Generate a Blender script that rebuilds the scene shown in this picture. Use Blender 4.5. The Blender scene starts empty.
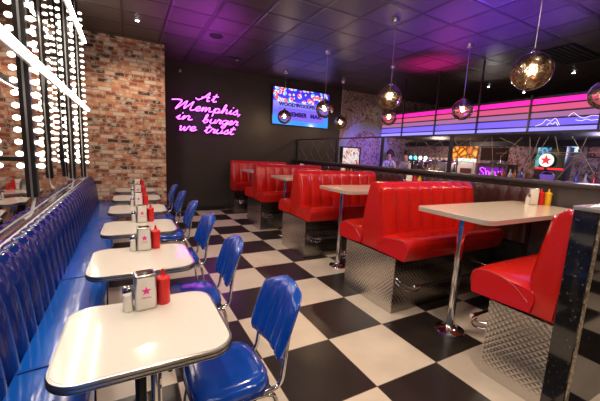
import bpy, bmesh, math, random
from mathutils import Vector, Matrix
random.seed(7)
C = bpy.context.scene.collection
S = bpy.context.scene
PI = math.pi

# ------------------------------------------------------------------ camera
EYE = 1.5456
cam = bpy.data.cameras.new('camera'); cam.lens = 18.86340; cam.sensor_width = 36; cam.clip_start = .02
co = bpy.data.objects.new('camera', cam); C.objects.link(co)
r_, u_, f_ = ((0.878187, -0.475938, 0.047653), (0.029229, 0.152838, 0.987819), (0.477424, 0.866097, -0.148131))
m = Matrix(((r_[0], u_[0], -f_[0], 0), (r_[1], u_[1], -f_[1], 0), (r_[2], u_[2], -f_[2], EYE), (0, 0, 0, 1)))
co.matrix_world = m
S.camera = co
# ------------------------------------------------------------------ exposure, world
S.view_settings.view_transform = 'Standard'; S.view_settings.look = 'None'
S.view_settings.gamma = 1; S.view_settings.use_curve_mapping = False
S.view_settings.exposure = 0.55
S.cycles.max_bounces = 8; S.cycles.diffuse_bounces = 4; S.cycles.glossy_bounces = 5
S.cycles.transmission_bounces = 6; S.cycles.transparent_max_bounces = 12
S.cycles.sample_clamp_indirect = 4.0
S.cycles.caustics_reflective = False; S.cycles.caustics_refractive = False
S.cycles.use_denoising = True
w = bpy.data.worlds.new('world'); S.world = w; w.use_nodes = True
w.node_tree.nodes['Background'].inputs[0].default_value = (1, .85, .75, 1)
w.node_tree.nodes['Background'].inputs[1].default_value = .15

def lamp(name, kind, loc, power, color=(1, 1, 1), size=.1, aim=None, cone=60, blend=1.0):
    l = bpy.data.lights.new(name, kind); l.energy = power; l.color = color
    if kind == 'AREA': l.shape = 'DISK'; l.size = size
    else: l.shadow_soft_size = size
    if kind == 'SPOT': l.spot_size = math.radians(cone); l.spot_blend = blend
    o = bpy.data.objects.new(name, l); C.objects.link(o); o.location = loc
    if aim is not None:
        o.rotation_euler = (Vector(aim) - Vector(loc)).to_track_quat('-Z', 'Y').to_euler()
    return o
CEIL = 3.5
WARM = (1, .80, .62)
DOWN = [(.2, 5.95), (.2, 3.3), (.3, 1.0), (.2, -1.4), (1.5, 2.7), (1.75, .3), (3.0, 1.1), (4.5, .4), (7.08, 7.3),
        (8.3, 5.2), (8.3, 3.4), (2.9, -1.2), (9.6, 5.0)]  # seen downlights, plus added ones out of view that fill the room
DOWN_POWER = 62
for i, (x, y) in enumerate(DOWN):
    lamp('downlight_lamp', 'SPOT', (x, y, CEIL - .06), DOWN_POWER * (.12 if i == 8 else 1), WARM, .07, (x, y, 0), 150, .6)
# added colour spots without fixtures, standing in for glow reflected on the ceiling
lamp('violet_ceiling_fill', 'SPOT', (1.05, 5.3, 2.0), 85, (.72, .03, 1), .1, (1.1, 5.4, 3.5), 84)
lamp('blue_ceiling_fill', 'SPOT', (3.6, 6.3, 2.1), 50, (.06, .08, 1), .1, (3.5, 6.2, 3.5), 80)
lamp('indigo_ceiling_fill', 'SPOT', (5.05, 3.0, 1.7), 470, (.17, .05, 1), .1, (4.5, 3.4, 3.5), 112)
lamp('magenta_ceiling_fill', 'SPOT', (5.6, 4.8, 2.3), 200, (1, .02, .45), .1, (5.6, 4.8, 3.5), 70)
lamp('bar_fill', 'POINT', (7.5, 5.9, 1.9), 26, (1, .72, .62), .2)  # added pair of fill lamps without fixtures, brightening the bar
lamp('bar_fill', 'POINT', (7.4, 2.4, 1.9), 22, (.7, .6, 1), .2)
lamp('mural_wash', 'SPOT', (6.0, 5.6, 1.9), 260, (.22, .12, 1), .2, (6.9, 8.07, 1.7), 60)

lamp('ceiling_sheen_fill', 'SPOT', (7.4, 4.6, 2.75), 16, (1, .9, .85), .1, (7.2, 4.5, 3.5), 120)  # added upward spot without a fixture, for the pale sheen on the ceiling

# ------------------------------------------------------------------ materials
MATS = {}
def nodes(name):
    m = bpy.data.materials.new(name); m.use_nodes = True
    nt = m.node_tree; return m, nt, nt.nodes['Principled BSDF']
def mat(name, col, rough=.5, metal=0, coat=0, emit=None, es=1, spec=.5, trans=0, ior=1.45, noise=0, nscale=8, bump=0, bscale=60):
    if name in MATS: return MATS[name]
    m, nt, b = nodes(name)
    b.inputs['Base Color'].default_value = (*col, 1); b.inputs['Roughness'].default_value = rough
    b.inputs['Metallic'].default_value = metal; b.inputs['Coat Weight'].default_value = coat
    b.inputs['Coat Roughness'].default_value = .05; b.inputs['Specular IOR Level'].default_value = spec
    b.inputs['Transmission Weight'].default_value = trans; b.inputs['IOR'].default_value = ior
    if emit: b.inputs['Emission Color'].default_value = (*emit, 1); b.inputs['Emission Strength'].default_value = es
    if noise:
        tc = nt.nodes.new('ShaderNodeTexCoord'); n = nt.nodes.new('ShaderNodeTexNoise'); n.inputs['Scale'].default_value = nscale
        n.inputs['Detail'].default_value = 5; nt.links.new(tc.outputs['Object'], n.inputs['Vector'])
        mx = nt.nodes.new('ShaderNodeMix'); mx.data_type = 'RGBA'
        mx.inputs[6].default_value = (*[c * (1 - noise) for c in col], 1); mx.inputs[7].default_value = (*[min(1, c * (1 + noise)) for c in col], 1)
        nt.links.new(n.outputs['Fac'], mx.inputs[0]); nt.links.new(mx.outputs[2], b.inputs['Base Color'])
    if bump:
        tc = nt.nodes.new('ShaderNodeTexCoord'); n = nt.nodes.new('ShaderNodeTexNoise'); n.inputs['Scale'].default_value = bscale
        nt.links.new(tc.outputs['Object'], n.inputs['Vector']); bp = nt.nodes.new('ShaderNodeBump')
        bp.inputs['Strength'].default_value = bump; bp.inputs['Distance'].default_value = .01
        nt.links.new(n.outputs['Fac'], bp.inputs['Height']); nt.links.new(bp.outputs[0], b.inputs['Normal'])
    MATS[name] = m; return m
def M_(nt, op, a, b=None, clamp=False):
    n = nt.nodes.new('ShaderNodeMath'); n.operation = op; n.use_clamp = clamp
    for i, v in enumerate((a, b)):
        if v is None: continue
        if isinstance(v, (int, float)): n.inputs[i].default_value = v
        else: nt.links.new(v, n.inputs[i])
    return n.outputs[0]
def ramp(nt, src, stops, const=False):
    r = nt.nodes.new('ShaderNodeValToRGB'); e = r.color_ramp
    if const: e.interpolation = 'CONSTANT'
    while len(e.elements) < len(stops): e.elements.new(.5)
    for el, (p, c) in zip(e.elements, stops): el.position = p; el.color = (*c, 1)
    nt.links.new(src, r.inputs[0]); return r.outputs[0]
def xyz(nt):
    tc = nt.nodes.new('ShaderNodeTexCoord'); s = nt.nodes.new('ShaderNodeSeparateXYZ')
    nt.links.new(tc.outputs['Object'], s.inputs[0]); return tc.outputs['Object'], s.outputs

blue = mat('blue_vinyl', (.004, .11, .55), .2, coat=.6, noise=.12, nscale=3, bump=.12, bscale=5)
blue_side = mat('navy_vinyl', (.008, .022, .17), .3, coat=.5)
bluechair = mat('sparkle_blue_vinyl', (.004, .062, .42), .16, coat=.9, noise=.25, nscale=14, bump=.1, bscale=9)
red = mat('red_vinyl', (.54, .012, .008), .2, coat=.6, noise=.1, nscale=4, bump=.16, bscale=6)
redpipe = mat('red_piping', (.40, .008, .006), .3, coat=.4)
chrome = mat('chrome', (.78, .78, .8), .09, 1)
brushed = mat('brushed_steel', (.62, .60, .57), .28, 1)
dark = mat('black_metal', (.012, .012, .013), .4)
black = mat('black_plastic', (.01, .01, .01), .35)
white_lam = mat('white_laminate', (.74, .70, .63), .13, coat=.4, noise=.03, nscale=40)
cream_lam = mat('cream_laminate', (.66, .56, .44), .2, coat=.3, noise=.12, nscale=30)
rubber = mat('rubber', (.015, .015, .015), .7)
ketchup = mat('red_plastic', (.62, .012, .012), .35)
mustard = mat('yellow_plastic', (.75, .42, .02), .35)
paper = mat('white_paper', (.78, .72, .65), .8)
pinkm = mat('pink_print', (.75, .02, .30), .5)
brown_vinyl = mat('brown_vinyl', (.045, .016, .013), .3, coat=.3, noise=.2)
ledge_m = mat('dark_ledge', (.045, .038, .035), .3, noise=.4, nscale=60)
wire_m = mat('grey_wire', (.26, .22, .19), .5, .3)
skin = mat('skin', (.50, .27, .18), .55)
hair = mat('hair', (.03, .012, .01), .6, noise=.4, nscale=40)
glassm = mat('clear_glass', (.9, .92, .92), .03, trans=.9)

def mirror_mat():
    m, nt, b = nodes('mirror_glass')
    b.inputs['Base Color'].default_value = (.74, .70, .68, 1); b.inputs['Metallic'].default_value = 1; b.inputs['Roughness'].default_value = .02
    tc = nt.nodes.new('ShaderNodeTexCoord'); n = nt.nodes.new('ShaderNodeTexNoise'); n.inputs['Scale'].default_value = 1.1
    nt.links.new(tc.outputs['Object'], n.inputs['Vector']); bp = nt.nodes.new('ShaderNodeBump')
    bp.inputs['Strength'].default_value = .22; bp.inputs['Distance'].default_value = .05
    nt.links.new(n.outputs['Fac'], bp.inputs['Height']); nt.links.new(bp.outputs[0], b.inputs['Normal'])
    return m
mirror = mirror_mat()

def floor_mat():
    m, nt, b = nodes('checker_tiles'); o, s = xyz(nt)
    fx = M_(nt, 'DIVIDE', M_(nt, 'SUBTRACT', s[0], 1.4494 - 60), .6); fy = M_(nt, 'DIVIDE', M_(nt, 'SUBTRACT', s[1], 2.0124 - 60), .6)
    ix = M_(nt, 'FLOOR', fx); iy = M_(nt, 'FLOOR', fy)
    par = M_(nt, 'MODULO', M_(nt, 'ADD', ix, iy), 2)
    gx = M_(nt, 'ABSOLUTE', M_(nt, 'SUBTRACT', M_(nt, 'FRACT', fx), .5)); gy = M_(nt, 'ABSOLUTE', M_(nt, 'SUBTRACT', M_(nt, 'FRACT', fy), .5))
    gr = M_(nt, 'GREATER_THAN', M_(nt, 'MAXIMUM', gx, gy), .4955)
    n = nt.nodes.new('ShaderNodeTexNoise'); n.inputs['Scale'].default_value = 3; n.inputs['Detail'].default_value = 6; nt.links.new(o, n.inputs['Vector'])
    wh = ramp(nt, n.outputs['Fac'], [(.3, (.60, .51, .41)), (.7, (.70, .60, .49))])
    bk = ramp(nt, n.outputs['Fac'], [(.3, (.016, .012, .011)), (.7, (.032, .024, .020))])
    mx = nt.nodes.new('ShaderNodeMix'); mx.data_type = 'RGBA'; nt.links.new(par, mx.inputs[0]); nt.links.new(bk, mx.inputs[6]); nt.links.new(wh, mx.inputs[7])
    m2 = nt.nodes.new('ShaderNodeMix'); m2.data_type = 'RGBA'; nt.links.new(gr, m2.inputs[0]); nt.links.new(mx.outputs[2], m2.inputs[6]); m2.inputs[7].default_value = (.12, .09, .07, 1)
    nt.links.new(m2.outputs[2], b.inputs['Base Color']); b.inputs['Roughness'].default_value = .3; b.inputs['Specular IOR Level'].default_value = .45
    return m
def ceil_mat():
    m, nt, b = nodes('black_ceiling_tiles'); o, s = xyz(nt)
    fx = M_(nt, 'DIVIDE', M_(nt, 'SUBTRACT', s[0], .585 - 60), .6); fy = M_(nt, 'DIVIDE', M_(nt, 'SUBTRACT', s[1], 2.69 - 60), .6)
    gx = M_(nt, 'ABSOLUTE', M_(nt, 'SUBTRACT', M_(nt, 'FRACT', fx), .5)); gy = M_(nt, 'ABSOLUTE', M_(nt, 'SUBTRACT', M_(nt, 'FRACT', fy), .5))
    g = M_(nt, 'MAXIMUM', gx, gy)
    gr = M_(nt, 'GREATER_THAN', g, .475)
    h = nt.nodes.new('ShaderNodeMapRange'); h.inputs[1].default_value = .43; h.inputs[2].default_value = .475; h.inputs[3].default_value = 1; h.inputs[4].default_value = 0
    nt.links.new(g, h.inputs[0])
    wn = nt.nodes.new('ShaderNodeTexWhiteNoise'); wn.noise_dimensions = '2D'; cv = nt.nodes.new('ShaderNodeCombineXYZ')
    nt.links.new(M_(nt, 'FLOOR', fx), cv.inputs[0]); nt.links.new(M_(nt, 'FLOOR', fy), cv.inputs[1]); nt.links.new(cv.outputs[0], wn.inputs['Vector'])
    c = ramp(nt, wn.outputs['Value'], [(0, (.050, .038, .034)), (1, (.075, .056, .050))])
    mx = nt.nodes.new('ShaderNodeMix'); mx.data_type = 'RGBA'; nt.links.new(gr, mx.inputs[0]); nt.links.new(c, mx.inputs[6]); mx.inputs[7].default_value = (.010, .008, .008, 1)
    nt.links.new(mx.outputs[2], b.inputs['Base Color']); b.inputs['Roughness'].default_value = .38
    bp = nt.nodes.new('ShaderNodeBump'); bp.invert = True; bp.inputs['Strength'].default_value = .5; bp.inputs['Distance'].default_value = .015
    nt.links.new(h.outputs[0], bp.inputs['Height']); nt.links.new(bp.outputs[0], b.inputs['Normal'])
    return m
def brick_mat():
    m, nt, b = nodes('reclaimed_brick'); o, s = xyz(nt)
    cv = nt.nodes.new('ShaderNodeCombineXYZ'); nt.links.new(s[0], cv.inputs[0]); nt.links.new(s[2], cv.inputs[1])
    n0 = nt.nodes.new('ShaderNodeTexNoise'); n0.inputs['Scale'].default_value = 5; nt.links.new(cv.outputs[0], n0.inputs['Vector'])
    vm = nt.nodes.new('ShaderNodeVectorMath'); vm.operation = 'MULTIPLY_ADD'; nt.links.new(n0.outputs['Color'], vm.inputs[0]); vm.inputs[1].default_value = (.02, .014, 0); nt.links.new(cv.outputs[0], vm.inputs[2])
    br = nt.nodes.new('ShaderNodeTexBrick'); nt.links.new(vm.outputs[0], br.inputs['Vector']); br.inputs['Scale'].default_value = 1
    br.inputs['Color1'].default_value = (0, 0, 0, 1); br.inputs['Color2'].default_value = (1, 1, 1, 1); br.inputs['Mortar'].default_value = (.5, .5, .5, 1)
    br.inputs['Brick Width'].default_value = .215; br.inputs['Row Height'].default_value = .072; br.inputs['Mortar Size'].default_value = .008; br.inputs['Mortar Smooth'].default_value = .25
    br.offset = .45; br.squash = .72; br.squash_frequency = 3; br.offset_frequency = 2
    col = ramp(nt, br.outputs['Color'], [(0, (.07, .035, .026)), (.12, (.30, .09, .045)), (.28, (.60, .22, .10)), (.45, (.36, .11, .06)), (.6, (.68, .31, .15)), (.74, (.22, .08, .05)), (.82, (.78, .56, .40)), (.95, (.12, .06, .045))], True)
    n1 = nt.nodes.new('ShaderNodeTexNoise'); n1.inputs['Scale'].default_value = 9; n1.inputs['Detail'].default_value = 6; nt.links.new(cv.outputs[0], n1.inputs['Vector'])
    white = ramp(nt, n1.outputs['Fac'], [(.48, (0, 0, 0)), (.60, (1, 1, 1))])
    mx = nt.nodes.new('ShaderNodeMix'); mx.data_type = 'RGBA'; nt.links.new(M_(nt, 'MULTIPLY', white, .75), mx.inputs[0]); nt.links.new(col, mx.inputs[6]); mx.inputs[7].default_value = (.78, .62, .48, 1)
    m2 = nt.nodes.new('ShaderNodeMix'); m2.data_type = 'RGBA'; nt.links.new(br.outputs['Fac'], m2.inputs[0]); nt.links.new(mx.outputs[2], m2.inputs[6]); m2.inputs[7].default_value = (.46, .33, .24, 1)
    nt.links.new(m2.outputs[2], b.inputs['Base Color']); b.inputs['Roughness'].default_value = .85
    bp = nt.nodes.new('ShaderNodeBump'); bp.inputs['Strength'].default_value = .8; bp.inputs['Distance'].default_value = .02
    hh = M_(nt, 'SUBTRACT', M_(nt, 'MULTIPLY', n1.outputs['Fac'], .4), br.outputs['Fac']); nt.links.new(hh, bp.inputs['Height']); nt.links.new(bp.outputs[0], b.inputs['Normal'])
    return m
def mural_mat():
    m, nt, b = nodes('graffiti_mural'); o, s = xyz(nt)
    n = nt.nodes.new('ShaderNodeTexNoise'); n.inputs['Scale'].default_value = 3.2; n.inputs['Detail'].default_value = 4; n.inputs['Distortion'].default_value = 2.2; nt.links.new(o, n.inputs['Vector'])
    v = nt.nodes.new('ShaderNodeTexVoronoi'); v.feature = 'DISTANCE_TO_EDGE'; v.inputs['Scale'].default_value = 6; nt.links.new(n.outputs['Color'], v.inputs['Vector'])
    c = ramp(nt, n.outputs['Fac'], [(.33, (.03, .02, .03)), (.45, (.20, .09, .08)), (.52, (.38, .28, .28)), (.58, (.14, .04, .05)), (.68, (.28, .17, .18))])
    ed = ramp(nt, v.outputs['Distance'], [(.02, (1, 1, 1)), (.07, (0, 0, 0))])
    mx = nt.nodes.new('ShaderNodeMix'); mx.data_type = 'RGBA'; nt.links.new(M_(nt, 'MULTIPLY', ed, .7), mx.inputs[0]); nt.links.new(c, mx.inputs[6]); mx.inputs[7].default_value = (.60, .55, .58, 1)
    # painted arch round (6.75, 1.45)
    dx = M_(nt, 'SUBTRACT', s[0], 6.75); dz = M_(nt, 'SUBTRACT', s[2], 1.55)
    r = M_(nt, 'SQRT', M_(nt, 'ADD', M_(nt, 'MULTIPLY', dx, dx), M_(nt, 'MULTIPLY', dz, dz)))
    onY = M_(nt, 'GREATER_THAN', s[1], 8.0)
    ring = M_(nt, 'MULTIPLY', M_(nt, 'MULTIPLY', M_(nt, 'LESS_THAN', r, 1.08), M_(nt, 'GREATER_THAN', r, .80)), onY)
    m3 = nt.nodes.new('ShaderNodeMix'); m3.data_type = 'RGBA'; nt.links.new(M_(nt, 'MULTIPLY', ring, .7), m3.inputs[0]); nt.links.new(mx.outputs[2], m3.inputs[6]); m3.inputs[7].default_value = (.35, .38, .55, 1)
    nt.links.new(m3.outputs[2], b.inputs['Base Color']); b.inputs['Roughness'].default_value = .7
    return m
def quilt_mat(name, a=.55, rough=.2):
    m, nt, b = nodes(name); o, s = xyz(nt)
    u = M_(nt, 'ADD', s[0], s[1])
    p1 = M_(nt, 'ABSOLUTE', M_(nt, 'SINE', M_(nt, 'MULTIPLY', M_(nt, 'ADD', u, s[2]), 70))); p2 = M_(nt, 'ABSOLUTE', M_(nt, 'SINE', M_(nt, 'MULTIPLY', M_(nt, 'SUBTRACT', u, s[2]), 70)))
    hh = M_(nt, 'MINIMUM', p1, p2)
    b.inputs['Base Color'].default_value = (a, a * .95, a * .88, 1); b.inputs['Metallic'].default_value = 1; b.inputs['Roughness'].default_value = rough
    bp = nt.nodes.new('ShaderNodeBump'); bp.inputs['Strength'].default_value = .30; bp.inputs['Distance'].default_value = .005
    nt.links.new(hh, bp.inputs['Height']); nt.links.new(bp.outputs[0], b.inputs['Normal'])
    return m
def granite_mat():
    m, nt, b = nodes('black_granite'); o, s = xyz(nt)
    n = nt.nodes.new('ShaderNodeTexNoise'); n.inputs['Scale'].default_value = 55; n.inputs['Detail'].default_value = 2; nt.links.new(o, n.inputs['Vector'])
    c = ramp(nt, n.outputs['Fac'], [(.66, (.008, .008, .009)), (.74, (.16, .15, .16))]); nt.links.new(c, b.inputs['Base Color'])
    b.inputs['Roughness'].default_value = .07; b.inputs['Specular IOR Level'].default_value = .8
    return m
def strip_mat():
    m, nt, b = nodes('gold_mosaic_strip'); o, s = xyz(nt)
    v = nt.nodes.new('ShaderNodeTexVoronoi'); v.inputs['Scale'].default_value = 70; nt.links.new(o, v.inputs['Vector'])
    c = ramp(nt, v.outputs['Color'], [(.1, (.10, .075, .05)), (.6, (.50, .40, .28)), (.9, (.75, .66, .5))]); nt.links.new(c, b.inputs['Base Color'])
    b.inputs['Roughness'].default_value = .35; b.inputs['Metallic'].default_value = .4
    return m
def pendant_glass():
    m, nt, b = nodes('smoked_mirror_glass'); o, s = xyz(nt)
    out = nt.nodes['Material Output']
    n = nt.nodes.new('ShaderNodeTexVoronoi'); n.inputs['Scale'].default_value = 22; nt.links.new(o, n.inputs['Vector'])
    c = ramp(nt, n.outputs['Distance'], [(0, (.70, .60, .48)), (.6, (.26, .21, .17))]); nt.links.new(c, b.inputs['Base Color'])
    b.inputs['Metallic'].default_value = 1; b.inputs['Roughness'].default_value = .14
    bp = nt.nodes.new('ShaderNodeBump'); bp.inputs['Strength'].default_value = .35; bp.inputs['Distance'].default_value = .01
    nt.links.new(n.outputs['Distance'], bp.inputs['Height']); nt.links.new(bp.outputs[0], b.inputs['Normal'])
    tr = nt.nodes.new('ShaderNodeBsdfTransparent'); tr.inputs[0].default_value = (.97, .93, .88, 1)
    mp = nt.nodes.new('ShaderNodeMapRange'); mp.inputs[1].default_value = -.03; mp.inputs[2].default_value = .05; mp.inputs[3].default_value = .30; mp.inputs[4].default_value = .90
    nt.links.new(s[2], mp.inputs[0])
    fr = nt.nodes.new('ShaderNodeFresnel'); fr.inputs[0].default_value = 1.45
    f = M_(nt, 'MAXIMUM', mp.outputs[0], fr.outputs[0])
    mx = nt.nodes.new('ShaderNodeMixShader'); nt.links.new(f, mx.inputs[0]); nt.links.new(tr.outputs[0], mx.inputs[1]); nt.links.new(b.outputs[0], mx.inputs[2])
    nt.links.new(mx.outputs[0], out.inputs[0]); return m
def emis(name, col, s):
    if name in MATS: return MATS[name]
    m = mat(name, (0, 0, 0), .6, emit=col, es=s); return m
def simple_pattern(name, stops, scale, emission=0, rough=.5, distort=1.5, const=False):
    m, nt, b = nodes(name); o, s = xyz(nt)
    n = nt.nodes.new('ShaderNodeTexNoise'); n.inputs['Scale'].default_value = scale; n.inputs['Distortion'].default_value = distort; nt.links.new(o, n.inputs['Vector'])
    c = ramp(nt, n.outputs['Fac'], stops, const); b.inputs['Roughness'].default_value = rough
    if emission:
        nt.links.new(c, b.inputs['Emission Color']); b.inputs['Emission Strength'].default_value = emission; b.inputs['Base Color'].default_value = (0, 0, 0, 1)
    else: nt.links.new(c, b.inputs['Base Color'])
    return m
blackwall = mat('black_wall_paint', (.036, .030, .027), .55, noise=.2, nscale=4)

# ------------------------------------------------------------------ geometry helpers
def bm_(): return bmesh.new()
def box(bm, x0, x1, y0, y1, z0, z1, bev=0, seg=2):
    r = bmesh.ops.create_cube(bm, size=1); vs = r['verts']
    for v in vs: v.co = Vector((x0 + (v.co.x + .5) * (x1 - x0), y0 + (v.co.y + .5) * (y1 - y0), z0 + (v.co.z + .5) * (z1 - z0)))
    if bev:
        es = list({e for v in vs for e in v.link_edges})
        bmesh.ops.bevel(bm, geom=es, offset=bev, segments=seg, affect='EDGES', profile=.5)
    return bm
def smooth_path(pts, n=8, closed=False):
    P = [Vector(p) for p in pts]; out = []
    N = len(P); rng = range(N if closed else N - 1)
    for i in rng:
        if closed: a, b, c, d = P[(i - 1) % N], P[i], P[(i + 1) % N], P[(i + 2) % N]
        else: a, b, c, d = P[max(i - 1, 0)], P[i], P[i + 1], P[min(i + 2, N - 1)]
        for k in range(n):
            t = k / n
            out.append(.5 * ((2 * b) + (c - a) * t + (2 * a - 5 * b + 4 * c - d) * t * t + (3 * b - a - 3 * c + d) * t ** 3))
    if not closed: out.append(P[-1].copy())
    return out
def tube(bm, pts, r, seg=10, smooth=0, closed=False):
    P = smooth_path(pts, smooth, closed) if smooth else [Vector(p) for p in pts]
    N = len(P); rings = []; up = None
    for i, p in enumerate(P):
        t = (P[(i + 1) % N] - P[i - 1]) if closed else (P[min(i + 1, N - 1)] - P[max(i - 1, 0)])
        if t.length < 1e-9: t = Vector((0, 0, 1))
        t.normalize()
        if up is None:
            up = Vector((0, 0, 1)) if abs(t.z) < .9 else Vector((1, 0, 0))
        a = t.cross(up)
        if a.length < 1e-5: a = t.cross(Vector((.3, 1, .2)))
        a.normalize(); up = a.cross(t).normalized()
        rr = r(i / (N - 1)) if callable(r) else r
        rings.append([bm.verts.new(p + a * math.cos(2 * PI * k / seg) * rr + up * math.sin(2 * PI * k / seg) * rr) for k in range(seg)])
    for i in range(N if closed else N - 1):
        A, B = rings[i], rings[(i + 1) % N]
        for k in range(seg): bm.faces.new((A[k], A[(k + 1) % seg], B[(k + 1) % seg], B[k]))
    if not closed: bm.faces.new(rings[0][::-1]); bm.faces.new(rings[-1])
    return bm
def lathe(bm, prof, cx=0, cy=0, cz=0, seg=24):
    rings = []
    for r, z in prof:
        if r < 1e-6: rings.append([bm.verts.new((cx, cy, cz + z))])
        else: rings.append([bm.verts.new((cx + r * math.cos(2 * PI * k / seg), cy + r * math.sin(2 * PI * k / seg), cz + z)) for k in range(seg)])
    for A, B in zip(rings, rings[1:]):
        for k in range(seg):
            k2 = (k + 1) % seg
            if len(A) == 1 and len(B) == 1: continue
            if len(A) == 1: bm.faces.new((A[0], B[k2], B[k]))
            elif len(B) == 1: bm.faces.new((A[k], A[k2], B[0]))
            else: bm.faces.new((A[k], A[k2], B[k2], B[k]))
    if len(rings[0]) > 1: bm.faces.new(rings[0][::-1])
    if len(rings[-1]) > 1: bm.faces.new(rings[-1])
    return bm
def prism(bm, poly, axis, a0, a1):
    """extrude a 2-D polygon along an axis ('x': poly is (y,z), 'y': (x,z), 'z': (x,y))"""
    def mk(p, a): return {'x': (a, p[0], p[1]), 'y': (p[0], a, p[1]), 'z': (p[0], p[1], a)}[axis]
    A = [bm.verts.new(mk(p, a0)) for p in poly]; B = [bm.verts.new(mk(p, a1)) for p in poly]
    n = len(poly)
    bm.faces.new(A[::-1]); bm.faces.new(B)
    for i in range(n): bm.faces.new((A[i], A[(i + 1) % n], B[(i + 1) % n], B[i]))
    return bm
def rrect(x0, x1, y0, y1, r, n=6):
    out = []
    for cx, cy, a in ((x1 - r, y1 - r, 0), (x0 + r, y1 - r, 70), (x0 + r, y0 + r, 180), (x1 - r, y0 + r, 270)):
        for k in range(n + 1):
            t = math.radians(a + 90 * k / n); out.append((cx + r * math.cos(t), cy + r * math.sin(t)))
    return out
def sheet(bm, fn, nu, nv, cu=False):
    """grid surface fn(u,v)->point"""
    g = [[bm.verts.new(fn(i / nu, j / nv)) for j in range(nv + 1)] for i in range(nu + 1)]
    for i in range(nu):
        for j in range(nv): bm.faces.new((g[i][j], g[i + 1][j], g[i + 1][j + 1], g[i][j + 1]))
    return g
def closed_channels(bm, fn, nu, nv, foot):
    """channelled pad: front grid plus end caps closed down to the flat foot(u, v) surface behind"""
    g = sheet(bm, fn, nu, nv); k = sheet(bm, foot, nu, nv)
    for i in range(nu):
        bm.faces.new((g[i + 1][0], g[i][0], k[i][0], k[i + 1][0])); bm.faces.new((g[i][nv], g[i + 1][nv], k[i + 1][nv], k[i][nv]))
    for j in range(nv):
        bm.faces.new((g[0][j], g[0][j + 1], k[0][j + 1], k[0][j])); bm.faces.new((g[nu][j + 1], g[nu][j], k[nu][j], k[nu][j + 1]))
def path_at(P, t):
    n = len(P) - 1; f = min(max(t, 0), 1) * n; i = min(int(f), n - 1); return P[i].lerp(P[i + 1], f - i)
def obj(name, bm, m, parent=None, smooth=True, angle=40, loc=None):
    bmesh.ops.recalc_face_normals(bm, faces=bm.faces[:])
    me = bpy.data.meshes.new(name); bm.to_mesh(me); bm.free()
    if smooth:
        for p in me.polygons: p.use_smooth = True
        try: me.set_sharp_from_angle(angle=math.radians(angle))
        except Exception: pass
    me.materials.append(m)
    o = bpy.data.objects.new(name, me); C.objects.link(o)
    if parent: o.parent = parent
    if loc: o.location = loc
    return o
def tag(o, label, cat, group=None, kind=None):
    if label: o['label'] = label
    if cat: o['category'] = cat
    if group: o['group'] = group
    if kind: o['kind'] = kind
    return o
def thing(name, label, cat, loc=(0, 0, 0), rz=0, group=None):
    o = bpy.data.objects.new(name, None); C.objects.link(o); o.empty_display_size = .1
    o.location = loc; o.rotation_euler = (0, 0, rz); return tag(o, label, cat, group)
def struct(name, bm, m, label=None):
    o = obj(name, bm, m, smooth=False); o['kind'] = 'structure'
    if label: o['label'] = label
    return o
def kids(o): return [c for c in bpy.data.objects if c.parent == o]
def dup(root, loc, rz=None, label=None, group=None):
    def rec(o, par):
        c = o.copy(); C.objects.link(c)
        if par: c.parent = par
        for ch in ALLKIDS.get(o.name, []): rec(ch, c)
        return c
    r = rec(root, None); r.location = loc
    if rz is not None: r.rotation_euler = (0, 0, rz)
    if label: r['label'] = label
    if group: r['group'] = group
    return r
ALLKIDS = {}
def index(root):
    ks = kids(root); ALLKIDS[root.name] = ks
    for k in ks: index(k)
    return root
def text(name, body, size, m, parent, loc, rot, ext=.002, align='CENTER', wscale=1, bold=0):
    c = bpy.data.curves.new(name, 'FONT'); c.offset = bold; c.resolution_u = 3; c.body = body; c.size = size; c.extrude = ext; c.align_x = align; c.align_y = 'CENTER'
    o = bpy.data.objects.new(name, c); C.objects.link(o); o.parent = parent; o.location = loc; o.rotation_euler = rot; o.scale = (wscale, 1, 1)
    c.materials.append(m); bpy.context.view_layer.update()
    me = bpy.data.meshes.new_from_object(o, depsgraph=bpy.context.evaluated_depsgraph_get()); mw = (o.location.copy(), o.rotation_euler.copy(), o.scale.copy())
    bpy.data.objects.remove(o); bpy.data.curves.remove(c)
    o = bpy.data.objects.new(name, me); C.objects.link(o); o.parent = parent; o.location, o.rotation_euler, o.scale = mw
    if not me.materials: me.materials.append(m)
    return o
def star(bm, cx, cz, r, y0, y1, inner=.42, n=5):
    prism(bm, [(cx + (r if k % 2 == 0 else r * inner) * math.sin(PI * k / n), cz + (r if k % 2 == 0 else r * inner) * math.cos(PI * k / n)) for k in range(2 * n)], 'y', y0, y1)

# ================================================================== SETTING
XL, XR, YF, YB = -.715, 11.2, -3.2, 8.07
b = bm_(); box(b, XL - .1, XR + .1, YF - .1, YB + .1, -.1, 0); struct('floor', b, floor_mat())
b = bm_(); box(b, XL - .1, XR + .1, YF - .1, YB + .1, CEIL, CEIL + .1); struct('ceiling', b, ceil_mat())
b = bm_(); box(b, XL - .1, XL, YF, YB, 0, CEIL); struct('wall_left', b, blackwall)
b = bm_(); box(b, XL, .69, 7.02, YB, 0, CEIL); struct('wall_back_brick', b, brick_mat())
b = bm_(); box(b, .69, 5.72, YB, YB + .1, 0, CEIL); struct('wall_back_black', b, blackwall)
mural = mural_mat()
b = bm_(); box(b, 5.72, XR, YB, YB + .1, 0, CEIL); struct('wall_back_mural', b, mural)
b = bm_(); box(b, XR, XR + .1, YF, YB, 0, CEIL); struct('wall_right', b, blackwall)
b = bm_(); box(b, XL, XR, YF - .1, YF, 0, CEIL); struct('wall_front', b, mat('dark_wall', (.10, .07, .055), .6, noise=.4, nscale=2))
b = bm_(); box(b, .70, 2.2, YB - .015, YB, 0, .10); struct('baseboard_back', b, dark)
b = bm_(); box(b, 8.8, 8.95, 1.0, YB, 0, 2.1); struct('wall_bar', b, mural)
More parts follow.
